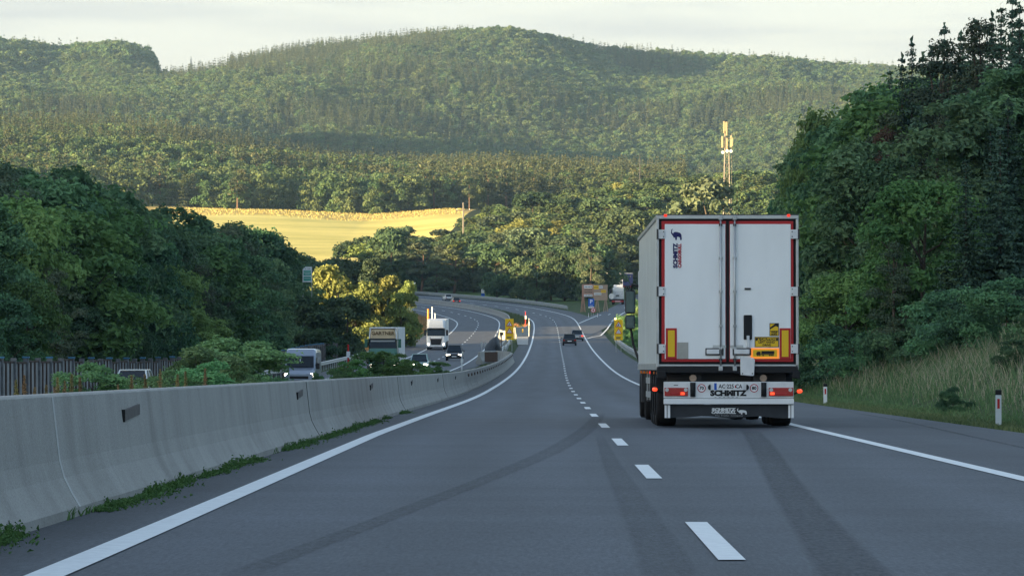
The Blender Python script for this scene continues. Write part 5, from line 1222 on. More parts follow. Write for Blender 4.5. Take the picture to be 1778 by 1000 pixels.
def big_truck():
    loc, rot = pose(3.72 - 1.78, 80.0)
    X = PX(1263.3, 78.3); loc = (X, 78.3, float(surf(X - xc(78.3), 78.3)) + .012)
    root = empty('lorry', loc, (-.0286, 0, -.0046), 'big white refrigerated semi-trailer lorry seen from behind in the right lane', 'lorry')
    S = 226.9; root.scale = (1.012, 1.012, 1.012)
    x = lambda a: (a - 447) / S
    z = lambda b: (943 - b) / S
    def box(name, x0, x1, z0, z1, y0, y1, m, par=root, bevel=0): 
        mb = MB(); mb.box(min(x(x0), x(x1)), max(x(x0), x(x1)), y0, y1, min(z(z0), z(z1)), max(z(z0), z(z1))); return mb.build(name, m, par, bevel=bevel)
    zt = z(57); zb = z(703)
    # body: ribbed side walls
    body = MB(); body.box(-1.27, 1.27, .06, 13.55, zb + .03, zt - .02); body = body.build('body', M['trailer_white'], root, bevel=.02)
    for s in (-1, 1):
        mb = MB(); n = 62; pts = []
        for k in range(n):
            y0 = .10 + 13.3 * k / n; y1 = .10 + 13.3 * (k + .8) / n
            pts += [(s * 1.272, y0), (s * 1.284, y0 + .03), (s * 1.284, y1 - .02), (s * 1.272, y1)]
        V = [(p[0], p[1], zb + .12) for p in pts] + [(p[0], p[1], zt - .06) for p in pts]; m_ = len(pts)
        mb.add(V, [(i, i + 1, m_ + i + 1, m_ + i) for i in range(m_ - 1)]); mb.build('side_panel', M['side_white'], body)
        mb = MB(); mb.box(s * 1.30 - .012, s * 1.30 + .012, .0, 13.6, zt - .07, zt); mb.build('roof_rail', M['alu'], body)
        mb = MB(); mb.box(s * 1.295 - .015, s * 1.295 + .015, .02, 13.6, zb, zb + .12); mb.build('floor_rail', M['alu'], body)
    # rear frame
    mb = MB(); mb.box(x(150), x(744), -.06, .06, z(73), zt); mb.box(x(150), x(161), -.06, .06, z(700), z(73)); mb.box(x(733), x(744), -.06, .06, z(684), z(73)); mb.box(x(161), x(733), -.055, .06, z(688), z(680)); frame = mb.build('rear_frame', M['alu'], root, bevel=.006)
    mb = MB(); mb.box(x(161.5), x(732.5), -.02, .055, z(679.5), z(73.5)); mb.build('door_seal', M['rubber'], frame)
    mb = MB(); mb.box(x(150), x(744), -.065, .05, zt + .001, zt + .012); mb.build('roof_edge', M['darkgrey'], frame)
    for cx_ in (188, 702):
        mb = MB(); mb.box(x(cx_ - 6), x(cx_ + 6), -.10, -.061, z(64), z(54)); q = mb.build('roof_lamp', M['lamp_on'], frame, bevel=.008)
    # doors
    for nm, a, b in (('left', 172, 441), ('right', 454, 722)):
        mb = MB(); mb.box(x(a), x(b), -.052, -.021, z(669), z(82)); red = mb.build('door', M['tape_red'], root, bevel=.004)
        ia, ib = (185, 438) if a == 172 else (457, 711)
        mb = MB(); mb.box(x(ia), x(ib), -.066, -.0525, z(657), z(95)); mb.build('door_panel', M['trailer_white'], red, bevel=.005)
        hx = (152, 186) if a == 172 else (711, 747)
        for zz in (137, 376, 615):
            mb = MB(); mb.box(x(hx[0]), x(hx[1]), -.085, -.0665, z(zz + 19), z(zz - 19)); h = mb.build('hinge', M['dirty_white'], red, bevel=.006)
            mb = MB(); bx = 180 if a == 172 else 717
            for dz in (-10, 10): mb.cyl((x(bx), -.094, z(zz + dz)), (x(bx), -.0855, z(zz + dz)), .011, n=8)
            ex = 155 if a == 172 else 744
            mb.cyl((x(ex), -.08, z(zz + 21)), (x(ex), -.08, z(zz - 21)), .018, n=8); mb.build('hinge_bolt', M['darkgrey'], h)
        rodx = (418,) if a == 172 else (477,)
        for rx in rodx:
            mb = MB(); mb.cyl((x(rx), -.10, z(698)), (x(rx), -.10, z(60)), .016, n=10); rod = mb.build('locking_rod', M['alu'], red, smooth=True)
            for zz in (98, 237, 376, 520, 612, 660):
                mb = MB(); mb.box(x(rx - 7), x(rx + 7), -.115, -.0665, z(zz + 5), z(zz - 5)); mb.build('rod_bracket', M['darkgrey'] if zz in (98, 660) else M['alu'], rod, bevel=.004)
            mb = MB(); mb.box(x(rx - 9), x(rx + 9), -.12, -.066, z(78), z(58)); mb.box(x(rx - 9), x(rx + 9), -.12, -.06, z(707), z(687)); mb.build('rod_keeper', M['steel'], rod, bevel=.01)
        # marker boards
        ba, bb = (189, 235) if a == 172 else (664, 710)
        mb = MB(); mb.box(x(ba), x(bb), -.075, -.0665, z(657), z(529)); mk = mb.build('marker_board', M['tape_red'], red)
        mb = MB(); mb.box(x(ba + 9), x(bb - 9), -.08, -.0755, z(648), z(538)); mb.build('yellow_field', M['tape_yellow'], mk)
    box('centre_seal', 441.5, 453.5, 660, 84, -.06, -.0215, M['rubber'])
    # lock handles
    hb = box('lock_handle', 354, 430, 642, 612, -.10, -.067, M['darkgrey'], bevel=.01)
    mb = MB(); mb.box(x(359), x(412), -.128, -.1005, z(637), z(617)); mb.build('handle_grip', M['dirty_white'], hb, bevel=.01)
    hb = box('lock_handle', 468, 545, 642, 612, -.10, -.067, M['darkgrey'], bevel=.01)
    mb = MB(); mb.box(x(474), x(538), -.128, -.1005, z(637), z(617)); mb.build('handle_grip', M['dirty_white'], hb, bevel=.01)
    mb = MB(); mb.box(x(385), x(440), -.0745, -.067, z(611), z(600)); mb.box(x(457), x(512), -.0745, -.067, z(611), z(600)); mb.build('handle_plate', M['alu'], root)
    box('beige_patch', 237, 283, 656, 588, -.072, -.067, M['beige'])
    hb = box('vent_flap', 514, 549, 577, 474, -.10, -.067, M['rubber'], bevel=.02)
    mb = MB(); mb.box(x(526), x(538), -.12, -.066, z(610), z(560)); mb.build('flap_lever', M['dirty_white'], hb, bevel=.006)
    box('small_handle', 518, 544, 369, 361, -.085, -.067, M['darkgrey'])
    # rear tyre-less flap (document box)
    mb = MB(); mb.prism([(x(499), z(650)), (x(553), z(652)), (x(560), z(662)), (x(556), z(727)), (x(546), z(728)), (x(500), z(724))], 1, -.16, -.121); pl = mb.build('dock_plate', M['dirty_white'], root, bevel=.008)
    mb = MB()
    for cx_ in (508, 549): mb.cyl((x(cx_), -.168, z(718)), (x(cx_), -.1605, z(718)), .012, n=8)
    mb.build('bolt', M['darkgrey'], pl)
    # lettering on the left door: reads upwards
    R90 = R(90)
    text_mesh('lettering', 'SCHMITZ', .105, M['navy'], root, wallM(x(230), -.072, z(227), 0, R90), bold=.006, sx=1.02)
    text_mesh('lettering', 'CARGOBULL', .078, M['redprint'], root, wallM(x(248), -.072, z(227), 0, R90), bold=.004, sx=.98)
    elephant(x(211), z(161), x(256) - x(211), z(110) - z(161), -.067, M['navy'], root)
    # stickers
    def sticker(x0, x1, z0, z1, m, nm='sticker', dy=0):
        return box(nm, x0, x1, z1, z0, -.0725 - dy, -.067, m)
    s1 = sticker(622, 661, 508, 561, M['black']); mb = MB(); mb.box(x(624.5), x(658.5), -.0755, -.073, z(558.5), z(542)); mb.prism([(x(624.5), z(511)), (x(645), z(511)), (x(624.5), z(526))], 1, -.0755, -.073)
    mb.prism([(x(624.5), z(540)), (x(624.5), z(534)), (x(648), z(520)), (x(658.5), z(524)), (x(658.5), z(540))], 1, -.0755, -.073); mb.build('yellow_print', M['tape_yellow'], s1)
    text_mesh('lettering', 'ANGLES\nMORTS', .04, M['black'], s1, wallM(x(641.5), -.0775, z(550)), extrude=.001, bold=.002, sx=.8)
    s2 = sticker(560, 661, 565, 608, M['black']); mb = MB(); mb.box(x(563), x(658), -.0755, -.073, z(605), z(568)); mb.build('yellow_print', M['tape_yellow'], s2)
    mb = MB(); mb.box(x(564), x(657), -.0772, -.0757, z(581.5), z(569)); mb.build('black_bar', M['black'], s2)
    mb = MB()
    for k in range(22):
        a = 563 + 95 * k / 22
        for zz in (607.5, 568): mb.box(x(a), x(a + 2), -.0782, -.0773, z(zz), z(zz - 2.5))
    mb.build('edge_print', M['tape_yellow'], s2)
    text_mesh('lettering', 'CAUTION', .058, M['tape_yellow'], s2, wallM(x(617), -.0795, z(575.3)), extrude=.001, bold=.002, sx=1.1)
    mb = MB(); mb.prism([(x(571), z(579.5)), (x(582), z(579.5)), (x(576.5), z(571))], 1, -.079, -.0775); mb.build('warning_mark', M['tape_yellow'], s2)
    text_mesh('lettering', 'LEFT HAND', .052, M['black'], s2, wallM(x(610), -.0775, z(588)), extrude=.001, bold=.0015, sx=1.1)
    text_mesh('lettering', 'DRIVE', .052, M['black'], s2, wallM(x(610), -.0775, z(599.5)), extrude=.001, bold=.0015, sx=1.1)
    s3 = sticker(543, 662, 612, 656, M['border_glow'], 'orange_plate', .004); mb = MB(); mb.box(x(553), x(653), -.0795, -.077, z(648), z(619)); mb.build('yellow_field', M['tape_yellow'], s3)
    mb = MB(); mb.box(x(588), x(642), -.083, -.080, z(636), z(624)); mb.prism([(x(567), z(641)), (x(567), z(632)), (x(571), z(626)), (x(584), z(626)), (x(584), z(641))], 1, -.083, -.080); mb.box(x(584), x(640), -.0825, -.080, z(640), z(637))
    for cx_ in (573, 581, 595, 622, 629, 636): mb.cyl((x(cx_), -.083, z(642)), (x(cx_), -.080, z(642)), .013, n=10)
    mb.build('lorry_pictogram', M['black'], s3)
    # bumper bar of black rubber and chassis
    bb = box('rubber_bumper', 152, 741, 716, 689, -.10, .25, M['rubber'], bevel=.015)
    for a, b in ((152, 190), (717, 748)): box('corner_buffer', a, b, 738, 707, -.17, .05, M['rubber'], bb, bevel=.02)
    mb = MB(); mb.box(-.62, -.48, .1, 13.2, .78, 1.0); mb.box(.48, .62, .1, 13.2, .78, 1.0)
    for yy in (.4, 2.0, 3.4, 4.8, 6.5, 9): mb.box(-1.1, 1.1, yy, yy + .12, .84, 1.02)
    mb.box(-1.25, 1.25, .25, 13.4, .99, zb + .02); mb.build('chassis', M['darkgrey'], root)
    for cx_ in (303, 597):
        mb = MB(); mb.cyl((x(cx_), -.02, z(737)), (x(cx_), .1, z(737)), .065, n=14); q = mb.build('tow_lamp', M['wood'], root)
    # light panel
    lp = box('light_panel', 180, 722, 821, 752, -.10, -.02, M['dirty_white'], bevel=.008)
    box('underrun_bar', 180, 723, 846, 823, -.13, .0, M['white'], bevel=.012)
    for a, b, hot, rnd in ((183, 281, 258, (193, 272)), (618, 720, 633, (628, 708))):
        q = box('tail_light', a, b, 812, 777, -.125, -.101, M['lamp_red'], lp, bevel=.008)
        mb = MB(); mb.box(x(hot - 9), x(hot + 9), -.132, -.1255, z(807), z(796)); mb.build('lit_lamp', M['lamp_hot'], q, bevel=.004)
        mb = MB(); mb.box(x(a + 30), x(b - 28), -.132, -.1255, z(804), z(798)); mb.build('lit_strip', M['tape_red'], q)
        for cx_ in rnd:
            mb = MB(); mb.cyl((x(cx_), -.135, z(786)), (x(cx_), -.1255, z(786)), .035, n=16); mb.build('reflector', M['lamp_clear'], q)
    for a, b in ((290, 313), (586, 609)):
        mb = MB(); mb.cyl((x((a + b) / 2), -.10, z(814)), (x((a + b) / 2), -.10, z(755)), .05, n=14); mb.build('dock_buffer', M['rubber'], lp, smooth=True)
    for cx_, tx in ((338, '70'), (557, '80')):
        mb = MB(); mb.cyl((x(cx_), -.104, z(779)), (x(cx_), -.101, z(779)), .077, n=26); q = mb.build('speed_disc', M['redprint'], lp)
        mb = MB(); mb.cyl((x(cx_), -.107, z(779)), (x(cx_), -.1045, z(779)), .062, n=26); q2 = mb.build('disc_field', M['white'], q)
        text_mesh('lettering', tx, .085, M['black'], q, wallM(x(cx_), -.109, z(779)), bold=.003, extrude=.001)
    for s, cx_ in ((1, 371), (-1, 529)):
        mb = MB(); pts = [(x(cx_) + s * .02, z(768)), (x(cx_) + s * .02, z(783))] + [(x(cx_) + s * .02 - s * .05 * math.sin(t), z(775.5) - .055 * math.cos(t)) for t in np.linspace(.1, 3.04, 7)]
        mb.prism(pts, 1, -.12, -.101); mb.build('plate_lamp', M['rubber'], lp)
    q = box('number_plate', 389, 512, 787, 757, -.112, -.101, M['white'], lp, bevel=.003)
    mb = MB(); mb.box(x(390.5), x(401), -.1145, -.1125, z(786), z(758)); mb.build('blue_band', M['blue'], q)
    text_mesh('lettering', 'AC·225 CA', .105, M['black'], q, wallM(x(458), -.114, z(772)), bold=.002, extrude=.001, sx=.86)
    mb = MB(); mb.box(x(477), x(482), -.1145, -.1125, z(778), z(767)); mb.build('shield', M['redprint'], q)
    text_mesh('lettering', 'SCHMITZ', .135, M['black'], lp, wallM(x(449), -.103, z(800.5)), bold=.009, extrude=.001, sx=1.16)
    mb = MB()
    for k in range(6): mb.box(x(392 + k * 18), x(400 + k * 18), -.1025, -.1005, z(817.5), z(816))
    mb.box(x(222), x(240), -.103, -.1005, z(768), z(765)); mb.build('small_print', M['darkgrey'], lp)
    # mud flap
    mb = MB(); n = 14; rg = []
    for k in range(n + 1):
        xx = 184 + (722 - 184) * k / n; zz = 898 + 4 * math.sin(k * 1.1) + 3 * (k / n)
        rg.append([(x(xx), -.045, z(847)), (x(xx), -.055 + .01 * math.sin(k), z(zz)), (x(xx), -.035 + .01 * math.sin(k), z(zz)), (x(xx), -.025, z(847))])
    mb.loft(rg); fl = mb.build('mud_flap', mat('flap_rubber', (.022, .026, .032), .6, var=.25, scale=3), root)
    text_mesh('lettering', 'SCHMITZ', .068, M['dirty_white'], fl, wallM(x(430), -.072, z(868.5)), bold=.005, extrude=.002, sx=1.5)
    text_mesh('lettering', 'CARGOBULL', .060, M['dirty_white'], fl, wallM(x(430), -.072, z(880.5)), bold=.004, extrude=.002, sx=1.28)
    text_mesh('lettering', 'The Trailer Company', .034, M['steel'], fl, wallM(x(452), -.072, z(893)), bold=.0, extrude=.002, sx=1.75)
    elephant(x(486), z(888), x(527) - x(486), z(860) - z(888), -.070, M['dirty_white'], fl)
    for a, b in ((184, 207), (700, 723)):
        box('flap_stay', a, b, 903, 849, -.075, -.0615, M['white'], fl); 
        mb = MB(); mb.box(x(a + 9), x(a + 12), -.078, -.0755, z(903), z(849)); mb.build('stay_gap', M['darkgrey'], fl)
    # corner lamps on rubber stalks
    mb = MB(); mb.tube([(x(700), -.03, z(800)), (x(725), -.06, z(803)), (x(742), -.07, z(795))], .014, 6); st = mb.build('lamp_stalk', M['rubber'], root)
    mb = MB(); mb.cyl((x(742), -.11, z(792)), (x(753), -.05, z(791)), .034, n=12); mb.build('corner_lamp', M['lamp_hot'], st, smooth=True)
    mb = MB(); mb.tube([(x(165), .12, z(790)), (x(152), .02, z(787))], .014, 6); st = mb.build('lamp_stalk', M['rubber'], root)
    mb = MB(); mb.cyl((x(148), -.03, z(784)), (x(139), .03, z(784)), .034, n=12); mb.build('corner_lamp', M['lamp_hot'], st, smooth=True)
    # wheels: three trailer axles, tractor axles
    for yy in (1.9, 3.25, 4.6):
        for s in (-1, 1): wheel(root, s * 1.08, yy, .50, .38)
        mb = MB(); mb.cyl((-1.0, yy, .5), (1.0, yy, .5), .07, n=10); mb.build('axle', M['darkgrey'], root)
        for s in (-1, 1):
            mb = MB(); mb.prism([(yy + .62 * math.cos(a), .50 + .62 * math.sin(a)) for a in np.linspace(.25, 2.9, 12)] + [(yy + .58 * math.cos(a), .50 + .58 * math.sin(a)) for a in np.linspace(2.9, .25, 12)], 0, s * 1.08 - .2, s * 1.08 + .2); mb.build('mudguard', M['rubber'], root)
    # side guard and boxes
    for s in (-1, 1):
        mb = MB(); 
        for zz in (.50, .78): mb.box(s * 1.22 - .02, s * 1.22 + .02, 5.4, 9.6, zz, zz + .12)
        for yy in (5.6, 7.4, 9.2): mb.box(s * 1.2 - .03, s * 1.2 + .0, yy, yy + .08, .45, 1.0)
        mb.build('side_guard', M['alu'], root)
        for yy in (.7, 2.6, 5.2, 7.5, 9.8, 12.2):
            mb = MB(); mb.box(s * 1.265 - .02, s * 1.265 + .035, yy, yy + .1, .98, 1.03); mb.build('side_marker', M['lamp_on'] if yy in (5.2,) else M['orange'], root)
    mb = MB(); mb.box(-1.2, -.7, 9.9, 10.7, .4, .98); mb.build('tool_box', M['darkgrey'], root, bevel=.02)
    # tractor
    tr = MB(); tr.box(-1.23, 1.23, 14.1, 16.3, 1.05, 3.3); tr.prism([(14.2, 3.3), (16.2, 3.3), (15.6, 3.85), (14.2, 3.9)], 0, -1.15, 1.15); cab = tr.build('cab', M['white'], root, bevel=.08)
    mb = MB(); mb.box(-.5, .5, 9.9, 16.2, .6, .95); mb.box(-1.2, 1.2, 14.6, 16.3, .35, 1.04); mb.build('tractor_frame', M['darkgrey'], root)
    for s in (-1, 1):
        for dx in (0, .33): wheel(root, s * (1.06 - dx), 11.6, .50, .29)
        wheel(root, s * 1.05, 15.3, .50, .33)
        mb = MB(); mb.tube([(s * 1.2, 16.0, 2.9), (s * 1.36, 16.1, 2.95), (s * 1.41, 16.1, 2.7)], .035, 6); arm = mb.build('mirror_arm', M['black'], root)
        mb = MB(); mb.box(s * 1.41 - .115, s * 1.41 + .115, 16.02, 16.22, 2.30, 2.82); mb.box(s * 1.41 - .11, s * 1.41 + .11, 16.02, 16.2, 1.96, 2.27); mir = mb.build('mirror_housing', M['black'], arm, bevel=.04)
        gm = mat('mirror_glass', (.10, .15, .16), .05, metal=.9)
        mb = MB(); mb.box(s * 1.41 - .095, s * 1.41 + .095, 16.0, 16.019, 2.33, 2.79); mb.box(s * 1.41 - .09, s * 1.41 + .09, 16.0, 16.019, 1.98, 2.25); mb.build('mirror_glass', gm, arm)
        mb = MB(); mb.tube([(s * 1.2, 16.0, 1.2), (s * 1.34, 16.1, 1.6), (s * 1.40, 16.12, 1.98)], .03, 6); mb.build('mirror_arm', M['black'], root)
big_truck()

def paint(name, c, metal=.3): return mat(name, c, .35, metal=metal, coat=.6, spec=.5)
def car(u, Y, label, cat, col, W=1.82, L_=4.5, Hh=1.48, kind='suv', oncoming=False, lights=True, name='car', xpos=None, rotz=None, group=None, glass=None):
    loc, rot = pose(u, Y, oncoming)
    if rotz is not None: rot = (rot[0], rot[1], rotz)
    r = empty(name, loc, rot, label, cat, group)
    # car points to +y; its nearest end to the camera sits on the anchor
    o = -L_ if oncoming else 0
    w = W / 2; bl = Hh * .60; hood = Hh * .56
    def ring(y, hw, zb, zt): 
        return [(-hw * .92, y, zb), (hw * .92, y, zb), (hw, y, zb + .14), (hw, y, zt - .22), (hw * .95, y, zt - .06), (hw * .86, y, zt), (-hw * .86, y, zt), (-hw * .95, y, zt - .06), (-hw, y, zt - .22), (-hw, y, zb + .14)]
    st = [(0, .88, .36, bl - .10), (.03, .96, .26, bl - .02), (.15, 1, .22, bl + .02), (.35, 1, .22, bl), (.62, 1, .22, bl - .02), (.72, 1, .22, hood), (.90, .98, .22, hood - .10), (.97, .93, .24, hood - .22), (1, .82, .32, hood - .32)]
    mb = MB(); mb.loft([ring(o + L_ * t, w * k, zb, zt) for t, k, zb, zt in st]); body = mb.build('body', col, r, smooth=False, bevel=.02)
    # greenhouse
    if kind == 'suv': ys = [(.01, .10), (.74, .55)]
    elif kind == 'hatch': ys = [(.02, .14), (.76, .56)]
    else: ys = [(.10, .26), (.76, .56)]
    yb, yr = ys[0]; fb, fr = ys[1]; ht_ = Hh - .03
    V = [(-w * .88, o + L_ * yb, bl - .05), (w * .88, o + L_ * yb, bl - .05), (w * .88, o + L_ * fb, bl - .05), (-w * .88, o + L_ * fb, bl - .05), (-w * .70, o + L_ * yr, ht_), (w * .70, o + L_ * yr, ht_), (w * .70, o + L_ * fr, ht_), (-w * .70, o + L_ * fr, ht_)]
    mb = MB(); mb.add(V, [(0, 3, 2, 1), (4, 5, 6, 7), (0, 1, 5, 4), (1, 2, 6, 5), (2, 3, 7, 6), (3, 0, 4, 7)]); gl = mb.build('windows', glass or M['glass'], r, bevel=.03)
    mb = MB(); mb.box(-w * .72, w * .72, o + L_ * (yr - .01), o + L_ * (fr + .01), ht_ - .02, Hh + .015); rf = mb.build('roof', col, r, bevel=.025)
    mb = MB()
    for s in (-1, 1):
        for (a, b) in ((0 if s < 0 else 1, 4 if s < 0 else 5), (3 if s < 0 else 2, 7 if s < 0 else 6)):
            mb.tube([V[a], V[b]], .045, 5)
        m0 = ((V[0][1] + V[3][1]) / 2); mb.tube([(s * w * .885, m0, bl - .03), (s * w * .705, m0, ht_)], .04, 5)
    mb.build('pillar', col, r)
    for s in (-1, 1):
        mb = MB(); mb.box(s * (w + .09) - .08, s * (w + .09) + .08, o + L_ * .68, o + L_ * .68 + .10, bl - .02, bl + .13); mb.build('mirror', col, r, bevel=.02)
        for t in (.17, .81): wheel(r, s * (w - .12), o + L_ * t, .33, .22)
    fy = o + L_
    if oncoming or kind == 'x':
        for s in (-1, 1):
            mb = MB(); mb.box(s * w * .70 - .20, s * w * .70 + .20, fy - .20, fy - .01, hood - .36, hood - .22); q = mb.build('headlight', M['head'] if lights else M['lamp_clear'], r, bevel=.03)
        mb = MB(); mb.box(-w * .42, w * .42, fy - .06, fy + .012, hood - .42, hood - .24); mb.build('grille', M['black'], r)
        mb = MB(); mb.box(-w * .80, w * .80, fy - .14, fy + .02, .24, .36); mb.build('lower_intake', M['black'], r)
        mb = MB(); mb.box(-.26, .26, fy + .013, fy + .03, .40, .51); mb.build('number_plate', M['white'], r)
        mb = MB(); mb.tube([(-.1, o + L_ * .66, bl + .03), (.55, o + L_ * .67, bl + .05)], .012, 4); mb.build('wiper', M['black'], r)
    else:
        for s in (-1, 1):
            mb = MB(); mb.box(s * w * .80 - .14, s * w * .80 + .14, o - .02, o + .10, bl - .28, bl - .12); mb.build('tail_light', M['lamp_on'] if lights else M['lamp_red'], r, bevel=.02)
        mb = MB(); mb.box(-.26, .26, o - .025, o + .0, bl - .36, bl - .25); mb.build('number_plate', M['white'], r)
        mb = MB(); mb.box(-w * .85, w * .85, o - .03, o + .10, .28, .44); mb.build('bumper', M['black'], r, bevel=.02)
    return r
def lorry_front(u, Y, label, cabm, topm, boxm, lower=None, W=2.5, Hh=3.9, text=None, txm=None, lights=True, glassfrac=(.50, .70), grille=True, name='lorry', side=None):
    loc, rot = pose(u, Y, True); r = empty(name, loc, rot, label, 'lorry'); w = W / 2
    ch = Hh * .76
    def ring(z, hw, yf, yb=-2.3, c=.18): return [(-hw + c, yf, z), (hw - c, yf, z), (hw, yf - c, z), (hw, yb, z), (-hw, yb, z), (-hw, yf - c, z)]
    mb = MB(); mb.loft([ring(.35, w * .98, -.02), ring(.9, w, 0), ring(1.5, w, -.01), ring(ch * .62, w * .99, -.05), ring(ch * .80, w * .97, -.16), ring(ch, w * .95, -.34)]); cab = mb.build('cab', cabm, r, bevel=.02)
    mb = MB(); mb.loft([ring(ch + .003, w * .95, -.36, c=.22), ring(ch + .35, w * .94, -.42, c=.25), ring(Hh - .12, w * .92, -.62, c=.3), ring(Hh, w * .84, -.85, c=.3)]); top = mb.build('roof_fairing', topm, r, bevel=.04)
    z0, z1 = Hh * glassfrac[0], Hh * glassfrac[1]
    yf = lambda z: float(np.interp(z, [1.5, ch * .62, ch * .80, ch, ch + .35], [-.01, -.05, -.16, -.34, -.42]))
    mb = MB(); mb.loft([[(-w * .90, yf(zz) + .012, zz), (w * .90, yf(zz) + .012, zz), (w * .99 if 0 else w * .955, yf(zz) - .17, zz), (-w * .955, yf(zz) - .17, zz)] for zz in np.linspace(z0, z1, 4)]); gl = mb.build('windscreen', M['glass'], r)
    mb = MB()
    for s in (-.5, .25): mb.tube([(s, yf(z0) + .03, z0 + .03), (s + .45, yf(z0 + .2) + .03, z0 + .14)], .014, 4)
    mb.build('wiper', M['black'], gl)
    if txm is not None or 1:
        mb = MB(); mb.box(-w * .92, w * .92, yf(z1) - .0, yf(z1) + .30, z1 + .02, z1 + .12); mb.build('sun_visor', M['darkgrey'], r, bevel=.02)
    for s in (-1, 1):
        mb = MB(); mb.box(s * (w + .20) - .13, s * (w + .20) + .13, -.42, -.22, z0 + .05, z0 + .80); mb.tube([(s * w * .95, -.3, z0 + .75), (s * (w + .15), -.3, z0 + .7)], .03, 5); mb.build('mirror', M['black'] if lower is None else lower, r, bevel=.03)
        mb = MB(); mb.box(s * w * .80 - .2, s * w * .80 + .2, -.10, .03, .62, .86); mb.build('headlight', M['lamp_clear'], r, bevel=.02)
        mb = MB(); mb.cyl((s * w * .80, 0.0, .74), (s * w * .80, .05, .74), .11, n=12); mb.build('headlight', M['head'], r)
        wheel(r, s * (w - .18), -1.4, .5, .32); wheel(r, s * (w - .2), -5.2, .5, .5)
        for yy in (-10.5, -11.8, -13.1): wheel(r, s * (w - .2), yy, .5, .38)
    if grille:
        mb = MB(); mb.prism([(-w * .62, 1.42), (w * .62, 1.42), (w * .50, .66), (-w * .50, .66)], 1, -.02, .02); g = mb.build('grille', M['black'], r)
        mb = MB()
        for k in range(5): mb.box(-w * (.58 - .02 * k), w * (.58 - .02 * k), .021, .035, 1.32 - .14 * k, 1.345 - .14 * k)
        mb.build('grille_bar', M['darkgrey'], g)
        mb = MB(); mb.box(-w * .64, w * .64, -.02, .04, 1.43, 1.50); mb.box(-w * .64, -w * .60, -.02, .04, 1.50, 1.72); mb.box(w * .60, w * .64, -.02, .04, 1.50, 1.72); mb.build('grille_frame', M['darkgrey'], r)
    mb = MB(); mb.box(-w * .96, w * .96, -.35, .02, .30, .42); mb.build('bumper', M['darkgrey'], r, bevel=.02)
    mb = MB(); mb.box(-.28, .28, .036, .05, .47, .58); mb.build('number_plate', M['white'], r)
    mb = MB(); mb.box(-w * 1.02, w * 1.02, -16.0, -2.75, 1.05, Hh + .05); bx = mb.build('trailer_body', boxm, r, bevel=.03)
    mb = MB(); mb.box(-.5, .5, -15.8, -.5, .65, .95); mb.box(-1.2, 1.2, -15.8, -3.2, .95, 1.045); mb.build('chassis', M['darkgrey'], r)
    for s in (-1, 1):
        mb = MB(); mb.box(s * 1.2 - .02, s * 1.2 + .02, -10, -6, .45, .95); mb.build('side_guard', M['alu'], r)
    if text: text_mesh('lettering', text, .42, txm, top, wallM(0, -.36, ch + .50, math.pi), bold=.012, sx=1.05)
    return r
green_cab = paint('green_cab', (.02, .13, .09)); tan = mat('tan_fairing', (.62, .47, .28), .5, var=.05, scale=3)
g1 = lorry_front(-15.6, 361, 'green lorry with tan roof fairing coming towards the camera behind the dark median bushes', green_cab, tan, M['dirty_white'], lower=green_cab, text='GARTNER', txm=mat('gold_brown', (.12, .07, .02), .5), Hh=3.95, glassfrac=(.56, .745))
mb = MB(); mb.box(-1.05, 1.05, -.30, -.20, 2.78, 2.92); mb.build('white_strip', M['white'], g1)
mb = MB()
mb.box(-1.21, -1.12, -.28, .02, .95, 1.65); mb.build('yellow_stripe', M['yellow'], g1)
# white frame round the fairing
for s_ in (-1, 1):
    mb = MB(); mb.tube([(s_ * 1.16, -.48, 3.02), (s_ * 1.15, -.56, 3.4), (s_ * 1.06, -.78, 3.9)], .055, 6); mb.build('white_edge', M['white'], g1)
mb = MB(); mb.box(-1.12, 1.12, -.95, -.55, 3.90, 4.0); mb.build('white_edge', M['white'], g1, bevel=.03)
lorry_front(float(PX(757, 553) - xc(553)), 553, 'all-white lorry with black grille coming towards the camera round the bend', M['white'], M['white'], M['dirty_white'], Hh=3.95, glassfrac=(.465, .70))
car(float(PX(788.5, 462) - xc(462)), 462, 'dark SUV with bright headlights coming towards the camera beside the white lorry', 'car', paint('dark_suv', (.03, .032, .036)), W=1.9, Hh=1.66, kind='suv', oncoming=True)
car(float(PX(727, 385) - xc(385)), 385, 'pale teal car half hidden by the median bushes in front of the dark SUV', 'car', paint('teal_car', (.25, .38, .36)), W=1.78, Hh=1.5, kind='hatch', oncoming=True)
wcar = car(float(PX(222, 208) - xc(208)), 208, 'white car mostly hidden by the median bushes at the far left, one headlight showing', 'car', paint('white_car', (.66, .70, .68), .1), W=1.85, Hh=1.5, kind='hatch', oncoming=True)
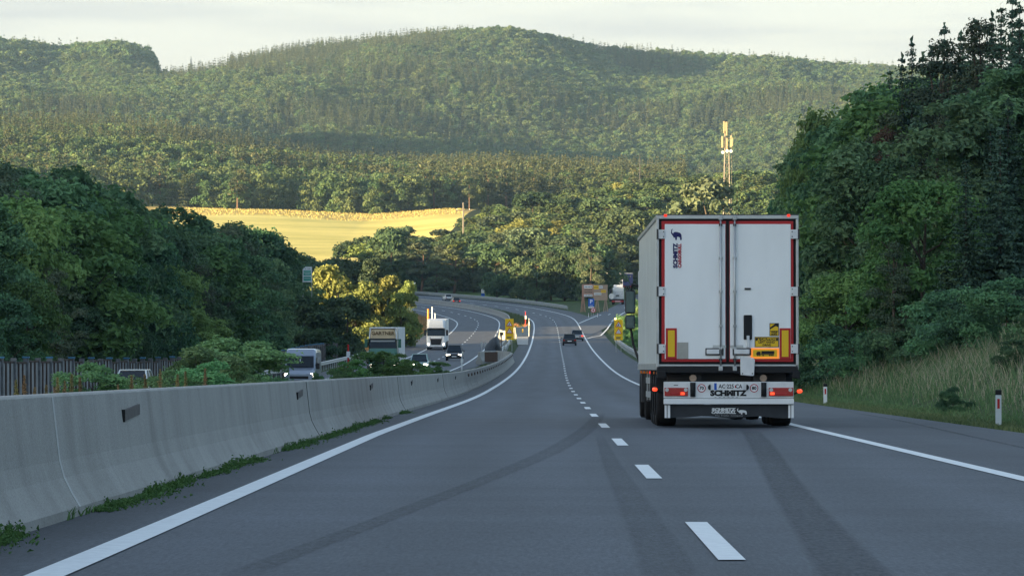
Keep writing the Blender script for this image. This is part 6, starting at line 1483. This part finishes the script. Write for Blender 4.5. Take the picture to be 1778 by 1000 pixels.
def van():
    u = float(PX(519, 268) - xc(268)); loc, rot = pose(u, 268, True)
    r = empty('van', loc, rot, 'silver-blue high-roof van with headlights on, driving towards the camera behind the wall', 'van'); c = paint('van_silver', (.28, .33, .41), .3)
    w = 1.0
    def ring(y, hw, zb, zt, c_=.2): return [(-hw, y, zb), (hw, y, zb), (hw, y, zt - c_ * 1.2), (hw * .95, y, zt - c_ * .4), (hw * .82, y, zt), (-hw * .82, y, zt), (-hw * .95, y, zt - c_ * .4), (-hw, y, zt - c_ * 1.2)]
    mb = MB(); mb.loft([ring(-5.9, w * .98, .35, 2.5), ring(-2.2, w, .3, 2.55), ring(-1.75, w * .98, .3, 2.50), ring(-1.35, w * .97, .3, 2.18), ring(-.85, w * .98, .3, 1.32, .12), ring(-.3, w * .95, .3, 1.15, .1), ring(0, w * .86, .35, .95, .1)]); mb.build('body', c, r, bevel=.03)
    mb = MB(); mb.add([(-w * .84, -1.21, 2.08), (w * .84, -1.21, 2.08), (w * .88, -.82, 1.36), (-w * .88, -.82, 1.36), (-w * .84, -1.35, 2.08), (w * .84, -1.35, 2.08), (w * .88, -.98, 1.33), (-w * .88, -.98, 1.33)], [(0, 1, 2, 3), (4, 7, 6, 5), (0, 4, 5, 1), (2, 6, 7, 3), (1, 5, 6, 2), (0, 3, 7, 4)]); q = mb.build('windscreen', M['glass'], r)
    mb = MB(); mb.box(-.03, .03, -1.12, -1.02, 1.72, 1.92); mb.build('inner_mirror', M['dirty_white'], q)
    mb = MB(); mb.tube([(-.6, -.80, 1.38), (.05, -.83, 1.44)], .014, 4); mb.tube([(.1, -.80, 1.38), (.75, -.83, 1.44)], .014, 4); mb.build('wiper', M['black'], q)
    for s in (-1, 1):
        mb = MB(); mb.box(s * 1.13 - .11, s * 1.13 + .11, -1.15, -1.0, 1.25, 1.62); mb.build('mirror', M['black'], r, bevel=.03)
        mb = MB(); mb.box(s * .78 - .15, s * .78 + .15, -.22, -.02, .78, .98); mb.build('headlight', M['head'], r, bevel=.04)
        mb = MB(); mb.box(s * .995 - .01, s * .995 + .01, -2.6, -1.5, 1.3, 2.0); mb.build('side_window', M['glass'], r)
        wheel(r, s * .88, -.95, .35, .24); wheel(r, s * .88, -4.6, .35, .24)
    mb = MB(); mb.box(-.6, .6, -.06, .01, .62, .80); mb.build('grille', M['black'], r); mb = MB(); mb.box(-.9, .9, -.12, .02, .30, .55); mb.build('bumper', M['darkgrey'], r, bevel=.03)
    mb = MB(); mb.box(-.05, .05, -1.75, -1.70, 2.3, 2.42); mb.build('emblem', M['darkgrey'], r)
van()
car(float(PX(989, 551) - xc(551)), 551, 'black car seen from behind in the outbound right lane', 'car', paint('black_car', (.012, .013, .016)), W=1.85, Hh=1.5, kind='hatch', lights=False)
car(float(PX(1002, 592) - xc(592)), 592, 'silver-grey car with red tail lights just ahead of the black car', 'car', paint('silver_car', (.22, .24, .26)), W=1.85, Hh=1.55, kind='sedan')
car(float(PX(780, 998) - xc(998)), 998, 'white car leading the pair on the far side of the bend', 'car', paint('far_white_car', (.6, .62, .62), .1), W=1.8, Hh=1.45, kind='sedan', lights=False)
car(float(PX(793, 965) - xc(965)), 965, 'dark reddish car following the white one on the far side of the bend', 'car', paint('far_dark_car', (.10, .06, .055)), W=1.8, Hh=1.5, kind='hatch', lights=True)
# orange-red truncated object lying at the far line
X = PX(863, 905); o_ = MB()
def parked():
    # parked lorries on the slip road, seen from behind
    d = 905; X = PX(1072.5, d); g = H(X, d) + .05; r = empty('parked_lorry', (X, d, g), (0, 0, -.06), 'white-backed lorry parked on the slip road with its red tail bar towards the camera', 'lorry')
    mb = MB(); mb.box(-1.2, 1.2, 3.2, 5.6, 1.1, 3.6); mb.prism([(3.4, 3.6), (5.2, 3.6), (4.9, 4.15), (3.8, 4.2)], 0, -1.0, 1.0); mb.build('cab', M['white'], r, bevel=.08)
    mb = MB(); mb.box(-1.1, 1.1, 3.14, 3.199, 1.5, 2.9); mb.box(-.9, .9, 3.3, 3.39, 3.65, 3.75); mb.build('rear_panel', M['dirty_white'], r)
    mb = MB(); mb.box(-.45, .2, 3.08, 3.139, 1.75, 2.0); mb.build('window', M['glass'], r)
    mb = MB(); mb.box(-.5, .5, .1, 5.5, .6, .95); mb.box(-1.2, 1.2, .6, 3.1, .9, 1.15); mb.build('chassis', M['black'], r)
    mb = MB(); mb.box(-1.25, 1.25, 0, .12, .5, .85); q = mb.build('tail_bar', M['redprint'], r)
    for s in (-1, 1):
        mb = MB(); mb.box(s * .85 - .28, s * .85 + .28, -.04, -.001, .56, .80); mb.build('tail_light', M['lamp_red'], q)
        for yy in (1.0, 4.9): wheel(r, s * 1.02, yy, .5, .45)
    mb = MB(); mb.box(-.6, .7, -.03, -.001, .62, .74); mb.build('number_plate', M['white'], q)
    mb = MB(); mb.cyl((-1.35, 1.4, 1.75), (-1.35, 1.5, 1.75), .62, n=20); mb.build('spare_wheel_cover', M['dirty_white'], r)
    mb = MB(); mb.box(-1.9, -1.35, 2.0, 3.6, .6, 3.3); mb.build('side_locker', M['black'], r)
    d = 985; X = PX(1090, d); g = H(X, d) + .05; r = empty('parked_lorry', (X, d, g + 1.6), (0, 0, .42), 'dark blue box lorry with a white roof parked beyond the white one', 'lorry')
    X0 = r.location
    blu = paint('blue_box', (.018, .026, .13), .0); gry = mat('grey_blue_side', (.16, .19, .27), .6)
    mb = MB(); mb.box(-1.3, 1.3, 0, 9, .9, 3.7); bx = mb.build('box_body', gry, r, bevel=.02)
    mb = MB(); mb.box(-1.28, 1.28, -.05, -.002, .92, 3.66); mb.build('rear_door', blu, bx); mb = MB(); mb.box(-1.32, 1.32, -.04, 9.02, 3.702, 3.8); mb.build('roof', M['white'], bx)
    mb = MB(); mb.box(-.8, -.45, -.08, -.051, 3.0, 3.15); mb.box(.2, .8, -.08, -.051, 3.0, 3.12); mb.build('white_print', M['beige'], bx)
    mb = MB(); mb.box(-1.2, 1.2, 9.3, 11.2, .6, 3.0); mb.build('cab', M['white'], r, bevel=.08); mb = MB(); mb.box(-1.2, 1.2, .1, 11, .55, .89); mb.build('chassis', M['black'], r)
    for s in (-1, 1):
        for yy in (1.5, 2.7, 10.2): wheel(r, s * 1.05, yy, .45, .4)
        mb = MB(); mb.box(s * .9 - .2, s * .9 + .2, -.06, 0, .62, .8); mb.build('tail_light', M['lamp_red'], r)
parked()
haze()
